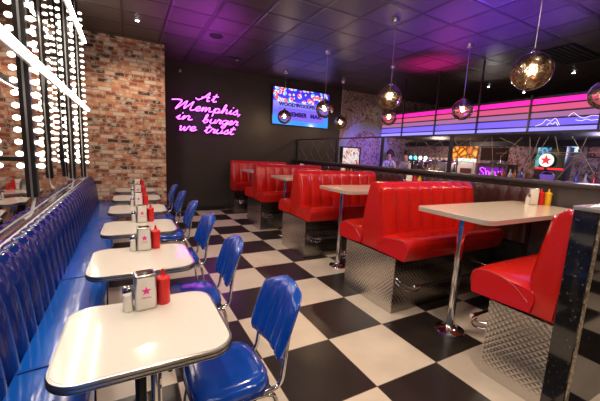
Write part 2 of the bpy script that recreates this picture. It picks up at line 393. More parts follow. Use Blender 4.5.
b = bm_(); box(b, 8.55, 8.8, -.4, YB, 1.98, 2.1); struct('trim_1', b, dark)

# mirror panels on the left wall
t = thing('wall_mirror', 'tall wavy wall mirror above the blue banquette', 'mirror', (XL, 2.9, .93))
b = bm_(); box(b, 0, .008, -4.4, 4.11, 0, 2.56); obj('mirror_glass', b, mirror, t, smooth=False)
b = bm_(); box(b, 0, .02, -4.4, 4.11, -.02, 0); obj('bottom_trim', b, chrome, t, smooth=False)

# light posts with bulbs
bulb_m = emis('warm_bulb', (1, .84, .68), 4.5)
socket = mat('socket', (.25, .22, .20), .4, .5)
def lightpost(y, zb, label):
    t = thing('vanity_light_post', label, 'light post', (-.595, y, 0), 0, 'bulb-lined posts on the mirror')
    b = bm_(); box(b, -.032, .032, -.03, .03, zb, CEIL, .004); obj('post', b, dark, t)
    b = bm_(); box(b, -.006, .006, -.034, -.03, zb, CEIL); obj('front_rail', b, brushed, t, smooth=False)
    b = bm_(); tube(b, [(0, 0, zb), (0, 0, zb - .03), (-.02, -.02, max(zb - .12, 1.0)), (-.05, -.04, 1.0)], .010, 8, 4); obj('cable', b, mat('white_cable', (.7, .7, .7), .4), t)
    for zz in (1.4, 2.5, 3.3):
        b = bm_(); box(b, XL + .603, -.03, -.012, .012, zz, zz + .03); obj('bracket', b, dark, t, smooth=False)
    for s in (-1, 1):
        z = zb + .22
        while z < 3.42:
            bb = bm_(); lathe(bb, [(0, .021), (.011, .018), (.0185, .006), (.019, -.003), (.014, -.014), (.010, -.026), (0, -.026)], seg=10)
            bmesh.ops.rotate(bb, verts=bb.verts[:], matrix=Matrix.Rotation(s * PI / 2, 3, 'Y'))
            bmesh.ops.translate(bb, verts=bb.verts[:], vec=(s * .057, 0, z))
            obj('bulb', bb, bulb_m, t); z += .081
    return t
lightpost(2.84, 1.15, 'nearest black post lined with warm round bulbs on the mirror')
lightpost(4.72, 1.11, 'middle black post lined with bulbs, halfway along the mirror')
lightpost(5.78, 1.04, 'black bulb-lined post closest to the brick wall')

# bright light bars along the mirror
tube_m = emis('white_light_tube', (1, .93, .86), 12)
for z, nm in ((2.05, 'white light bar crossing the middle of the mirror'), (3.02, 'upper white light bar along the mirror near the ceiling')):
    t = thing('light_bar', nm, 'light', (-.522, 0, z), 0, 'light bars along the mirror')
    b = bm_(); box(b, -.022, .0, -1.0, 5.92, -.026, .026, .004); obj('housing', b, mat('white_metal', (.7, .68, .65), .4), t)
    b = bm_(); tube(b, [(.014, -.98, 0), (.014, 5.90, 0)], .022, 10); obj('light_tube', b, tube_m, t)

# ================================================================== BLUE BANQUETTE
t = thing('banquette', 'long blue vinyl banquette with channelled back under the mirror', 'banquette', (0, 0, 0))
Y0, Y1 = -1.5, 7.005
def chan(u, n, a, e=.55): return a * (abs(math.sin(PI * u * n)) ** e)
NB = 47
prof = smooth_path([(-.52, 0, .40), (-.535, 0, .58), (-.56, 0, .78), (-.60, 0, .90), (-.645, 0, .93), (-.695, 0, .925)], 5)
def nrm(P, i):
    a = P[max(i - 1, 0)]; c = P[min(i + 1, len(P) - 1)]; d = (c - a).normalized(); return Vector((d.z, 0, -d.x))
def fn(u, v):
    f = v * (len(prof) - 1); i = int(round(f)); p = path_at(prof, v); n = nrm(prof, i)
    k = max(0, math.cos(PI / 2 * max(0, (v - .55) / .33))) if v < .88 else 0
    q = p + n * chan(u, NB, .028 * max(k, .10)); return (q.x, Y0 + u * (Y1 - Y0), q.z)
b = bm_(); closed_channels(b, fn, NB * 8, len(prof) - 1, lambda u, v: (-.695, Y0 + u * (Y1 - Y0), .40 + .515 * v))
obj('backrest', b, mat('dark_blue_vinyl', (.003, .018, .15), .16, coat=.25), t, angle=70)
b = bm_(); tube(b, [(-.66, Y0, .928), (-.66, Y1, .928)], .012, 8); obj('top_piping', b, mat('white_piping', (.6, .6, .62), .3), t)
b = bm_()
sp = [(-.50, .12), (-.20, .12), (-.188, .20), (-.185, .38), (-.20, .425), (-.24, .445), (-.36, .455), (-.50, .445)]
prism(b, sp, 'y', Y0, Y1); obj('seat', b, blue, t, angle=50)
for k in range(7):
    b = bm_(); y = -.6 + k * 1.2; tube(b, [(-.49, y, .447), (-.36, y, .457), (-.24, y, .447), (-.196, y, .42), (-.184, y, .36), (-.187, y, .14)], .004, 6, 4); obj('seam_piping', b, blue_side, t)
b = bm_(); box(b, -.69, -.24, Y0, Y1, 0, .12); obj('plinth', b, mat('brown_plinth', (.10, .05, .035), .5), t, smooth=False)

# ================================================================== WHITE DINER TABLES
TY = [1.455, 2.44, 3.44, 4.45, 5.42, 6.40]
TX = [.055, .075, .09, .10, .11, .115]
ORD = ['nearest', 'second', 'third', 'fourth', 'fifth', 'farthest']
t0 = thing('diner_table', 'nearest white diner table, in the bottom left foreground', 'table', (.055, TY[0], 0), 0, 'white tables along the blue banquette')
b = bm_(); prism(b, rrect(-.315, .315, -.285, .285, .10, 8), 'z', .722, .752); obj('tabletop', b, white_lam, t0, angle=30)
b = bm_(); 
o_, i_ = rrect(-.325, .325, -.295, .295, .11, 8), rrect(-.315, .315, -.285, .285, .10, 8)
N = len(o_)
vo = [[b.verts.new((p[0], p[1], z)) for p in pp] for pp, z in ((i_, .751), (o_, .750), (o_, .716), (i_, .714))]
for A, B in zip(vo, vo[1:] + vo[:1]):
    for k in range(N): b.faces.new((A[k], A[(k + 1) % N], B[(k + 1) % N], B[k]))
obj('edge_band', b, brushed, t0, angle=30)
for z in (.722,  .737):
    b = bm_(); tube(b, [(p[0] * 1.004, p[1] * 1.004, z) for p in o_], .0025, 5, closed=True); obj('edge_groove', b, dark, t0)
b = bm_(); box(b, -.16, .16, -.05, .05, .695, .722, .004); obj('underframe', b, black, t0)
for sx, mm in ((-.032, dark), (.032, chrome)):
    b = bm_(); tube(b, [(sx, 0, .03), (sx, 0, .70)], .024, 14); o = obj('pole', b, mm, t0)
    o['label'] = 'black pole' if mm is dark else 'chrome pole'
b = bm_(); lathe(b, [(.0, .032), (.06, .03), (.08, .022), (.145, .010), (.15, 0), (0, 0)], seg=28); obj('base', b, dark, t0)
index(t0)
for k in range(1, 6):
    dup(t0, (TX[k], TY[k], 0), 0, f'{ORD[k]} white diner table from the camera beside the blue banquette' if k < 5 else 'farthest white diner table, against the brick wall')

# ---- condiments
def star_plate(t, w, y):
    b = bm_(); star(b, -.002, .115, .022, y - .001, y + .0005); obj('star', b, pinkm, t, smooth=False)
def make_dispenser(label, group, w=.095, h=.178, d=.085, pink=True):
    t = thing('napkin_dispenser', label, 'napkin dispenser', (0, 0, 0), 0, group)
    b = bm_(); box(b, -w / 2, w / 2, -d / 2, d / 2, 0, h, .008, 3); obj('case', b, brushed, t)
    b = bm_(); box(b, -w / 2 + .008, w / 2 - .008, -d / 2 - .003, -d / 2 + .002, .01, h - .012, .002); obj('front_plate', b, mat('satin_plate', (.74, .70, .64), .4, .1), t)
    b = bm_(); box(b, -w / 2 + .012, w / 2 - .012, -d / 2 + .01, d / 2 - .01, h - .002, h + .003, .001); obj('napkin_slot', b, mat('dark_slot', (.06, .03, .03), .2, .5), t)
    if pink:
        b = bm_(); star(b, 0, .10, .023, -d / 2 - .0045, -d / 2 - .002); obj('star', b, pinkm, t, smooth=False)
        text('lettering', 'MEMPHIS', .011, pinkm, t, (0, -d / 2 - .0035, .065), (PI / 2, 0, 0), .0008)
    return t
def make_bottle(label, group, m, cat='ketchup bottle', name='ketchup_bottle'):
    t = thing(name, label, cat, (0, 0, 0), 0, group)
    b = bm_(); lathe(b, [(0, 0), (.030, 0), (.033, .004), (.033, .10), (.031, .112), (.033, .116), (.033, .118)], seg=22); obj('bottle', b, m, t)
    b = bm_(); lathe(b, [(.034, .114), (.034, .136), (.027, .143), (.013, .148), (.010, .155), (.006, .182), (0, .184)], seg=22); obj('nozzle_cap', b, m, t)
    return t
def make_salt(label, group):
    t = thing('salt_shaker', label, 'salt shaker', (0, 0, 0), 0, group)
    b = bm_(); lathe(b, [(0, 0), (.020, 0), (.022, .004), (.018, .04), (.019, .068), (0, .068)], seg=8); obj('glass_body', b, mat('salt_glass', (.75, .72, .66), .12, .2), t, angle=20)
    b = bm_(); lathe(b, [(.0195, .066), (.021, .07), (.0205, .088), (.013, .098), (0, .1)], seg=16); obj('cap', b, chrome, t)
    t.scale = (1.15, 1.15, 1.25); return t
d0 = index(make_dispenser('steel napkin dispenser with pink star, on the nearest white table', 'napkin dispensers on the white tables'))
k0 = index(make_bottle('red ketchup squeeze bottle on the nearest white table', 'ketchup bottles on the white tables', ketchup))
s0 = index(make_salt('glass salt shaker with chrome cap on the nearest white table', 'salt shakers on the white tables'))
for k in range(6):
    y = TY[k] + .195; o1 = .006 * ((k * 7) % 3 - 1)
    o1 += TX[k] - .055 + (.01 if k else 0)
    pos = ((.062 + o1, y, .752), (.146 + o1, y + .012, .752), (-.012 + o1, y - .012, .752))
    if k == 0:
        d0.location, k0.location, s0.location = pos
        d0.rotation_euler[2] = .10
    else:
        wh = f'{ORD[k]} white table' + (' from the camera' if k < 5 else ' by the brick wall')
        dup(d0, pos[0], .04 * (k % 3), f'steel napkin dispenser with pink star, on the {wh}')
        dup(k0, pos[1], 0, f'red ketchup squeeze bottle on the {wh}')
        dup(s0, pos[2], 0, f'glass salt shaker with chrome cap on the {wh}')

# ================================================================== BLUE CHAIRS
def make_chair(label):
    """faces -x (towards the table); origin on the floor under the seat centre"""
    t = thing('diner_chair', label, 'chair', (0, 0, 0), 0, 'blue diner chairs at the white tables')
    # seat cushion: superellipse plan, domed top
    b = bm_(); N = 40
    def ring(sx, sy, z, dx=-.03, e=3.6):
        sx *= .92
        out = []
        for k in range(N):
            a = 2 * PI * k / N; c, s = math.cos(a), math.sin(a)
            out.append(b.verts.new((dx + sx * math.copysign(abs(c) ** (2 / e), c), sy * (1 - .05 * c) * math.copysign(abs(s) ** (2 / e), s), z)))
        return out
    R_ = [ring(.17, .17, .398), ring(.198, .198, .404), ring(.205, .205, .425), ring(.203, .203, .452), ring(.19, .19, .468), ring(.15, .15, .474), ring(.07, .07, .478)]
    b.faces.new(R_[0][::-1]); b.faces.new(R_[-1])
    for A, B in zip(R_, R_[1:]):
        for k in range(N): b.faces.new((A[k], A[(k + 1) % N], B[(k + 1) % N], B[k]))
    st = obj('seat', b, bluechair, t, angle=60)
    pts = []
    for k in range(N):
        a = 2 * PI * k / N; c, s = math.cos(a), math.sin(a)
        pts.append((-.03 + .189 * math.copysign(abs(c) ** (2 / 3.6), c), .205 * (1 - .05 * c) * math.copysign(abs(s) ** (2 / 3.6), s), .412))
    bb = bm_(); tube(bb, pts, .007, 6, closed=True); obj('seat_piping', bb, blue_side, st)
    # backrest: curved, channelled pad, rounded top
    b = bm_()
    H0, H1, W = .535, .872, .20
    def bp(u, v, off):
        z = H0 + (H1 - H0) * v; half = W * (1 - .13 * abs(v - .45) ** 1.5) 
        if v > .72: half *= math.sqrt(max(0, 1 - ((v - .72) / .30) ** 2)) * .55 + .45
        if v < .12: half *= .86 + .14 * (v / .12) ** .5
        y = (u * 2 - 1) * half
        x = .20 + .115 * v + .10 * (-(y / W) ** 2) * .35
        zz = z - .035 * (abs(u * 2 - 1) ** 3) * (1 if v > .8 else 0) * (v - .8) / .2
        return Vector((x + off, y, zz))
    def front(u, v):
        edge = (1 - abs(2 * u - 1) ** 8) * (1 - abs(2 * v - 1) ** 10)
        return bp(u, v, -(.020 * edge + .010 * edge * abs(math.sin(PI * u * 5)) ** .6))
    def rear(u, v):
        edge = (1 - abs(2 * u - 1) ** 8) * (1 - abs(2 * v - 1) ** 10)
        return bp(u, v, .014 + .012 * edge + .009 * edge * abs(math.sin(PI * u * 5)) ** .6)
    closed_channels(b, front, 40, 16, rear); obj('backrest', b, bluechair, t, angle=60)
    # chrome frame: back supports bend under the seat
    for s in (-1, 1):
        b = bm_(); tube(b, [(.262, s * .150, .76), (.232, s * .158, .60), (.218, s * .162, .50), (.205, s * .163, .42), (.175, s * .162, .388), (.10, s * .16, .384), (-.12, s * .158, .384)], .0115, 10, 6); obj('back_support', b, chrome, t)
    b = bm_(); tube(b, [(.218, -.162, .50), (.245, 0, .49), (.218, .162, .50)], .008, 8, 6); obj('back_crossbar', b, chrome, t)
    for sx in (-1, 1):
        for s in (-1, 1):
            b = bm_(); tube(b, [(sx * .04, s * .165, .375), (sx * .13, s * .170, .372), (sx * .168, s * .176, .34), (sx * .190, s * .19, .20), (sx * .215, s * .205, .014)], .0115, 10, 6)
            l = obj('leg', b, chrome, t)
            b = bm_(); lathe(b, [(0, 0), (.016, 0), (.017, .006), (.014, .022), (0, .022)], sx * .216, s * .2055, 0, 12); obj('glide', b, rubber, l)
    b = bm_(); tube(b, [(-.176, -.180, .29), (-.150, 0, .31), (-.176, .180, .29)], .009, 8, 6); obj('stretcher', b, chrome, t)
    b = bm_(); box(b, -.15, .15, -.16, .16, .386, .40); obj('seat_pan', b, black, t, smooth=False)
    return t
CH = [(.435, 1.43, .03), (.44, 2.36, -.02), (.45, 3.30, .04), (.46, 4.27, -.03), (.47, 5.28, .02), (.47, 6.25, 0)]
c0 = index(make_chair('nearest blue vinyl diner chair with chrome frame, in the foreground'))
for k, (x, y, a) in enumerate(CH):
    if k == 0: c0.location = (x, y, 0); c0.rotation_euler = (0, 0, a)
    else: dup(c0, (x, y, 0), a, f'{ORD[k]} blue diner chair from the camera in the row facing the banquette' if k < 5 else 'farthest blue diner chair, beside the brick wall corner')

# ================================================================== RED BOOTHS
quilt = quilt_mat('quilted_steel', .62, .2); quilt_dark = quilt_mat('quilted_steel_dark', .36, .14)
X0, X1 = 2.27, 3.84
def make_booth(label, sides, base_y, name='double_booth'):
    """origin at the floor below the middle of the back; sides: -1 seat towards camera, +1 seat away"""
    t = thing(name, label, 'booth', (0, 0, 0), 0, 'red vinyl booths in a row')
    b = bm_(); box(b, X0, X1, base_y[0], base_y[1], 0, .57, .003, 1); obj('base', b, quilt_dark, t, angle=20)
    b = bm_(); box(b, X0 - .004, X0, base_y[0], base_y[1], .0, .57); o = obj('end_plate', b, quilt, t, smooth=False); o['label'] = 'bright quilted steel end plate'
    # back core wedge
    yl = -.155 if -1 in sides else 0; yr = .155 if 1 in sides else 0
    tl = -.085 if -1 in sides else 0; tr = .085 if 1 in sides else 0
    b = bm_(); 
    poly = [(yl, .575), (yr, .575), (yr * .98, .80), (tr * 1.1, 1.20), (tr * .85, 1.262), (tr * .4, 1.282), (tl * .4, 1.282), (tl * .85, 1.262), (tl * 1.1, 1.20), (yl * .98, .80)]
    q = []
    for p in poly:
        if not q or (abs(p[0] - q[-1][0]) + abs(p[1] - q[-1][1])) > 1e-4: q.append(p)
    if abs(q[0][0] - q[-1][0]) + abs(q[0][1] - q[-1][1]) < 1e-4: q.pop()
    prism(b, q, 'x', X0, X1 - .02); bmesh.ops.bevel(b, geom=[e for e in b.edges if abs(e.verts[0].co.x - e.verts[1].co.x) < 1e-5], offset=.014, segments=2, affect='EDGES')
    obj('back_core', b, red, t, angle=50)
    for s in sides:
        # channelled backrest
        pr = smooth_path([(0, .150, .70), (0, .152, .82), (0, .125, 1.0), (0, .098, 1.16), (0, .080, 1.235), (0, .035, 1.278)], 4)
        n = 8
        def f(u, v, pr=pr, s=s):
            p = path_at(pr, v); edge = min(1, u * 40, (1 - u) * 40)
            k = 1 - .75 * max(0, (v - .82) / .18)
            return (X0 + .02 + u * (X1 - X0 - .04), s * (p.y + .004 + edge * chan(u, n, .040 * k, .5)), p.z + .012 * edge * (v > .9))
        def g(u, v, pr=pr, s=s):
            p = path_at(pr, v); return (X0 + .02 + u * (X1 - X0 - .04), s * (p.y - .02), p.z - .004)
        b = bm_(); closed_channels(b, f, n * 10, len(pr) - 1, g); obj('backrest', b, red, t, angle=75)
        # seat: bulky cushion, domed, sloping down at the aisle end
        b = bm_(); nu, nv = 24, 14
        seatp = smooth_path([(0, .13, .60), (0, .13, .755), (0, .30, .775), (0, .46, .785), (0, .525, .765), (0, .543, .70), (0, .515, .585)], 3)
        def sf(u, v, s=s):
            p = path_at(seatp, v); e = 1 - math.exp(-u * 22)
            zz = p.z - (p.z - .575) * .16 * (1 - e) * (1 - .6 * min(1, max(0, (p.y - .13) / .4)))
            return (X0 - .03 + .045 * max(0, (p.z - .575) / .2) * .6 * (1 - 0) + u * (X1 - X0 - .0) * .99, s * p.y, zz)
        gsh = sheet(b, sf, nu, len(seatp) - 1)
        nv = len(seatp) - 1
        b.faces.new([gsh[0][j] for j in range(nv + 1)]); b.faces.new([gsh[nu][j] for j in range(nv, -1, -1)])
        for i in range(nu): b.faces.new((gsh[i][0], gsh[i][nv], gsh[i + 1][nv], gsh[i + 1][0]))
        st = obj('seat', b, red, t, angle=50)
        b = bm_(); tube(b, [(X0 - .014, s * .15, .66), (X0 - .004, s * .26, .735), (X0 + .0, s * .38, .765), (X0 + .0, s * .47, .765), (X0 - .006, s * .522, .735), (X0 - .012, s * .54, .69), (X0 - .024, s * .515, .59)], .006, 6, 5); obj('end_piping', b, redpipe, st)
        # foot rail
        yb = base_y[0] if s < 0 else base_y[1]
        b = bm_(); tube(b, [(X0 + .12, yb + s * .17, .335), (X1 - .08, yb + s * .17, .335)], .013, 10); fr = obj('foot_rail', b, dark, t)
        for xx in (X0 + .12, X0 + .10):
            pass
        b = bm_(); tube(b, [(X0 + .10, yb + s * .17, .335), (X0 + .17, yb + s * .17, .335)], .017, 10); obj('rail_cap', b, chrome, fr)
        for zz in (.33, .375):
            b = bm_(); tube(b, [(X0 + .025, yb, zz), (X0 + .03, yb + s * .09, zz - .03), (X0 + .10, yb + s * .165, zz - .045), (X0 + .17, yb + s * .17, zz - .03)], .006, 6, 5); obj('rail_bracket', b, chrome, fr)
        b = bm_(); tube(b, [(X1 - .12, yb, .335), (X1 - .12, yb + s * .17, .335)], .008, 6); obj('rail_bracket', b, chrome, fr)
    return t
PITCH = 1.782
B0 = 2.515
booth = index(make_booth('red double booth behind the nearest red-booth table, second from camera', (-1, 1), (-.389, .389)))
booth.location = (0, B0, 0)
dup(booth, (0, B0 + PITCH, 0), 0, 'middle red double booth, third from the camera in its row')
dup(booth, (0, B0 + 2 * PITCH, 0), 0, 'red double booth fourth from the camera, next to the last one')
a = make_booth('nearest red booth bench, backing onto the black granite partition', (1,), (.0, .39), 'single_booth'); a.location = (0, .815, 0)
e = make_booth('farthest red booth bench, backing onto the black wall', (-1,), (-.389, .20), 'single_booth'); e.location = (0, B0 + 3 * PITCH, 0)

# booth tables
t = thing('booth_table', 'nearest cream booth table on a chrome pole', 'table', (0, 0, 0), 0, 'tables between the red booths')
b = bm_(); prism(b, rrect(2.42, 4.130, -.35, .36, .075, 6), 'z', 1.068, 1.102); obj('tabletop', b, cream_lam, t, angle=30)
oo = rrect(2.412, 4.138, -.358, .368, .083, 6); ii = rrect(2.42, 4.130, -.35, .36, .075, 6); b = bm_(); N = len(oo)
vo = [[b.verts.new((p[0], p[1], z)) for p in pp] for pp, z in ((ii, 1.101), (oo, 1.100), (oo, 1.062), (ii, 1.060))]
for A, B in zip(vo, vo[1:] + vo[:1]):
    for k in range(N): b.faces.new((A[k], A[(k + 1) % N], B[(k + 1) % N], B[k]))
obj('edge_band', b, mat('pale_edge', (.62, .56, .47), .3, .4), t, angle=30)
b = bm_(); tube(b, [(2.575, -.03, .03), (2.575, -.03, 1.062)], .036, 18); obj('pole', b, chrome, t)
b = bm_(); lathe(b, [(0, .05), (.045, .048), (.052, .035), (.085, .02), (.125, .010), (.13, 0), (0, 0)], 2.575, -.03, 0, 26); obj('pole_base', b, chrome, t)
b = bm_(); lathe(b, [(0, 1.058), (.07, 1.058), (.075, 1.066), (0, 1.067)], 2.575, -.03, 0, 20); obj('mounting_plate', b, dark, t)
index(t)
BT = [1.715 + PITCH * k for k in range(4)]
t.location = (0, BT[0], 0)
for k, lb in ((1, 'second cream booth table from the camera, between two red double booths'), (2, 'third cream booth table from the camera among the red booths'), (3, 'farthest cream booth table, by the last red booth')):
    dup(t, (0, BT[k], 0), 0, lb)
bs = ['nearest booth table', 'second booth table', 'third booth table', 'farthest booth table']
nd = index(make_dispenser('pale napkin holder on the nearest booth table', 'napkin holders on the booth tables', .10, .185, .08, False))
rk = index(make_bottle('red squeeze bottle on the nearest booth table', 'ketchup bottles on the booth tables', ketchup))
ym = index(make_bottle('yellow mustard squeeze bottle on the nearest booth table', 'mustard bottles on the booth tables', mustard, 'mustard bottle', 'mustard_bottle'))
sl = index(make_salt('salt shaker beside the napkin holder, on the nearest booth table', 'salt shakers on the booth tables'))
for k in range(4):
    y = BT[k] + .10
    pos = [(3.96, y - .0, 1.102), (4.045, y - .045, 1.102), (4.105, y - .09, 1.102), (3.875, y - .0, 1.102)]
    for q, (o, s_) in enumerate(((nd, 'pale napkin holder on the '), (rk, 'red squeeze bottle on the '), (ym, 'yellow mustard bottle on the '), (sl, 'salt shaker beside the napkins, on the '))):
        if k == 0: o.location = pos[q]; o.rotation_euler[2] = -.7 if q == 0 else 0
        else: dup(o, pos[q], -.7 if q == 0 else 0, s_ + bs[k])

# ================================================================== GRANITE PARTITION (right foreground)
gran = granite_mat()
t = thing('granite_partition', 'black granite partition behind the nearest red booth', 'partition', (2.25, .74, 0))
b = bm_(); box(b, 0, 1.78, -.045, .07, 0, 1.30, .003, 1); obj('panel', b, gran, t, angle=20)
b = bm_(); box(b, -.01, 1.78, -.055, .073, 1.30, 1.325, .004, 2); obj('cap', b, mat('grey_stone', (.22, .21, .21), .15), t)
b = bm_(); box(b, .012, .045, -.051, -.045, .0, 1.29); obj('mosaic_strip', b, strip_mat(), t, smooth=False)

# ================================================================== DIVIDER WALL with ledge
LX = 4.19
t = thing('bar_divider', 'long brown quilted divider wall with dark ledge behind booths', 'divider wall', (LX, 0, 0))
b = bm_(); box(b, 0, .16, .4, 8.05, 0, 1.33); obj('core', b, dark, t, smooth=False)
pr = smooth_path([(-.012, 0, .60), (-.02, 0, .9), (-.02, 0, 1.15), (-.012, 0, 1.25), (0.0, 0, 1.29)], 4)
Ya, Yb = 1.9, 8.04; nn = 40
def f(u, v):
    p = path_at(pr, v); k = 1 - .9 * max(0, (v - .8) / .2); return (p.x - chan(u, nn, .022 * k, .6), Ya + u * (Yb - Ya), p.z)
b = bm_(); closed_channels(b, f, nn * 6, len(pr) - 1, lambda u, v: (.0, Ya + u * (Yb - Ya), .60 + .69 * v)); obj('upholstery', b, brown_vinyl, t, angle=75)
b = bm_(); box(b, -.004, 0, .45, 1.88, .0, 1.329); obj('plain_panel', b, mat('dark_grey_panel', (.05, .042, .04), .35, noise=.3), t, smooth=False)
b = bm_(); box(b, -.06, .24, .35, 8.05, 1.33, 1.37, .006, 2); obj('ledge', b, ledge_m, t)

# wire screen standing on the ledge
t = thing('wire_screen', 'black steel screen with crossing wires on the ledge', 'screen', (LX + .08, 0, 1.371))
ZT = .54
b = bm_(); box(b, -.014, .014, .35, 8.05, ZT, ZT + .028); obj('top_rail', b, dark, t, smooth=False)
for y in (8.03, 6.1, 4.60, 3.13, 1.1):
    b = bm_(); box(b, -.02, .02, y - .022, y + .022, 0, ZT); obj('post', b, dark, t, smooth=False)
W = [(2.48, .5, 2.62, .36), (2.62, .36, 2.99, .12), (2.44, .51, 2.36, .02), (2.34, .5, 2.06, .37), (2.06, .37, 1.50, .27), (2.08, .5, 2.3, .25), (2.0, .5, 1.93, .02), (1.9, .5, 1.98, .1), (1.81, .5, 1.98, .1),
     (1.75, .5, 1.69, .30), (1.60, .5, 1.36, .1), (1.47, .5, 1.52, .30), (1.52, .30, 1.69, .0), (2.36, .30, 1.08, .34), (1.30, .5, 1.08, .2),
     (3.54, .5, 3.38, .38), (3.38, .38, 3.08, .5), (3.25, .5, 3.05, .30), (3.05, .3, 2.74, .5), (2.89, .37, 2.98, .5), (3.6, .5, 3.7, .3), (3.9, .5, 3.7, .3), (3.7, .3, 3.4, .0), (3.4, .0, 3.05, .3), (2.74, .5, 2.60, .0), (2.9, .1, 2.6, .36)]
for k in range(9):
    ya = 4.5 + k * .38; W += [(ya, .5, ya + .25, .22), (ya + .25, .22, ya + .5, .5 if k % 2 else .0), (ya, .0, ya + .25, .22)]
for i, (ya, za, yb, zb) in enumerate(W):
    ya *= 1.041; yb *= 1.041
    b = bm_(); tube(b, [(0, min(ya, 7.9), za), (0, min(yb, 8.02), zb)], .0032, 5); obj('wire', b, wire_m, t)

# ================================================================== PENDANTS
pg = pendant_glass(); cordm = mat('clear_cord', (.55, .5, .5), .3, .3)
pbulb = emis('pendant_bulb', (1, .72, .40), 28)
def make_pendant(label):
    t = thing('pendant_lamp', label, 'pendant lamp', (0, 0, 0), 0, 'smoked glass globe pendants')
    R0 = .172
    b = bm_(); bmesh.ops.create_uvsphere(b, u_segments=32, v_segments=20, radius=R0)
    g = obj('globe', b, pg, t, angle=180)
    b = bm_(); lathe(b, [(0, R0 - .004), (.035, R0 - .004), (.038, R0 + .004), (.03, R0 + .02), (.008, R0 + .035), (0, R0 + .035)], seg=18); obj('top_cap', b, chrome, t)
    b = bm_(); tube(b, [(0, 0, R0 + .03), (0, 0, CEIL - 2.42 - .03)], .0035, 6); obj('cord', b, cordm, t)
    b = bm_(); lathe(b, [(0, CEIL - 2.42), (.055, CEIL - 2.42), (.055, CEIL - 2.435), (.045, CEIL - 2.475), (.01, CEIL - 2.485), (0, CEIL - 2.485)], seg=20); obj('ceiling_rose', b, brushed, t)
    b = bm_(); tube(b, [(0, 0, R0 - .005), (0, 0, .035)], .014, 10); obj('lamp_holder', b, brushed, t)
    b = bm_(); bmesh.ops.create_uvsphere(b, u_segments=14, v_segments=10, radius=.028); o = obj('bulb', b, pbulb, t, angle=180); o.location = (0, 0, .0)
    return t
px = [(3.4, 1.73), (3.4, 3.60), (3.4, 5.35), (3.43, 7.23), (5.1, 1.73), (5.12, 3.62), (5.08, 5.35), (5.1, 7.18)]
pl = ['largest and nearest glass globe pendant, upper right', 'glass globe pendant over the second red booth', 'glass globe pendant overlapping the right edge of the screen',
      'small glass globe pendant in front of the lower left of the screen', 'glass globe pendant cut off by the right edge of the photo', 'glass globe pendant in front of the pink and violet light sign',
      'small globe pendant seen just below a larger one, left of the sign', 'glass globe pendant in front of the mural, right of the screen']
p0 = index(make_pendant(pl[0])); p0.location = (*px[0], 2.42)
for (x, y), l in list(zip(px, pl))[1:]: dup(p0, (x, y, 2.42), 0, l)
for x, y in px: lamp('pendant_light', 'POINT', (x, y, 2.42 - .055), 14, (1, .72, .45), .02)

# ================================================================== CEILING FITTINGS
dl = thing('downlight', 'small bright recessed downlight', 'downlight', (0, 0, 0), 0, 'recessed ceiling downlights')
b = bm_(); lathe(b, [(0, 0), (.042, 0), (.042, -.004), (.034, -.010), (.030, -.010), (0, -.010)], seg=18); obj('trim_ring', b, mat('grey_trim', (.3, .28, .27), .4), dl)
b = bm_(); lathe(b, [(0, -.009), (.027, -.009), (.024, -.015), (0, -.016)], seg=14); obj('lens', b, emis('downlight_lens', (.95, .95, 1), 22), dl)
index(dl)
vis = {0: 'recessed ceiling downlight in front of the brick wall', 8: 'recessed downlight above the far mural corner', 9: 'recessed downlight above the pink sign, middle one of three', 10: 'recessed downlight above the pink sign, the nearest of three', 12: 'recessed downlight above the pink sign, the farthest of three'}
wh = {1: 'above the middle white tables', 2: 'above the nearest white table', 3: 'behind the camera over the banquette', 4: 'above the aisle, farther one', 5: 'above the aisle, nearer one',
      6: 'above the nearest booth table', 7: 'above the granite partition', 11: 'behind the camera on the booth side'}  # these downlights are added out of view to light the near area
for i, (x, y) in enumerate(DOWN):
    lb = vis.get(i) or 'added out-of-view ceiling downlight ' + wh[i]
    if i == 0: dl.location = (x, y, CEIL); dl['label'] = lb
    else: dup(dl, (x, y, CEIL), 0, lb)
t = thing('ceiling_speaker', 'round dark ceiling speaker inside the violet glow', 'speaker', (1.42, 5.89, CEIL))
b = bm_(); lathe(b, [(0, 0), (.12, 0), (.12, -.006), (.10, -.014), (.098, -.008), (0, -.008)], seg=28); obj('rim', b, mat('dark_grey_plastic', (.03, .026, .03), .5), t)
b = bm_(); lathe(b, [(0, -.008), (.098, -.0085), (.06, -.014), (0, -.016)], seg=28); obj('grille', b, mat('grille', (.012, .011, .012), .7), t)
t = thing('ceiling_projector', 'small dark ceiling device near the top of the black wall', 'ceiling device', (2.08, 7.0, CEIL))
b = bm_(); box(b, -.14, .14, -.06, .06, -.03, 0, .008); obj('housing', b, mat('device_plastic', (.035, .03, .04), .4), t)
b = bm_(); lathe(b, [(0, -.03), (.04, -.03), (.035, -.05), (0, -.052)], .05, 0, 0, 16); obj('lens', b, mat('device_lens', (.3, .3, .33), .2), t)
t = thing('security_camera', 'small white camera high on the black wall beside brick', 'camera', (1.12, 8.07, 3.33))
b = bm_(); tube(b, [(0, 0, 0), (0, -.05, 0), (0, -.08, -.03)], .012, 8, 3); obj('bracket', b, mat('cctv_grey', (.12, .12, .12), .5), t)
b = bm_(); tube(b, [(0, -.05, -.02), (-.02, -.16, -.07)], .03, 14); obj('body', b, mat('cctv_white', (.35, .35, .35), .5), t)
t = thing('ceiling_vent', 'dark rectangular ceiling vent above the pink sign', 'vent', (6.9, 2.95, CEIL))
b = bm_(); box(b, -.6, .6, -.3, .3, -.012, 0); obj('frame', b, mat('vent_black', (.006, .006, .006), .7), t, smooth=False)
for k in range(7):
    b = bm_(); box(b, -.57, .57, -.26 + k * .08, -.22 + k * .08, -.02, -.012); obj('slat', b, dark, t, smooth=False)

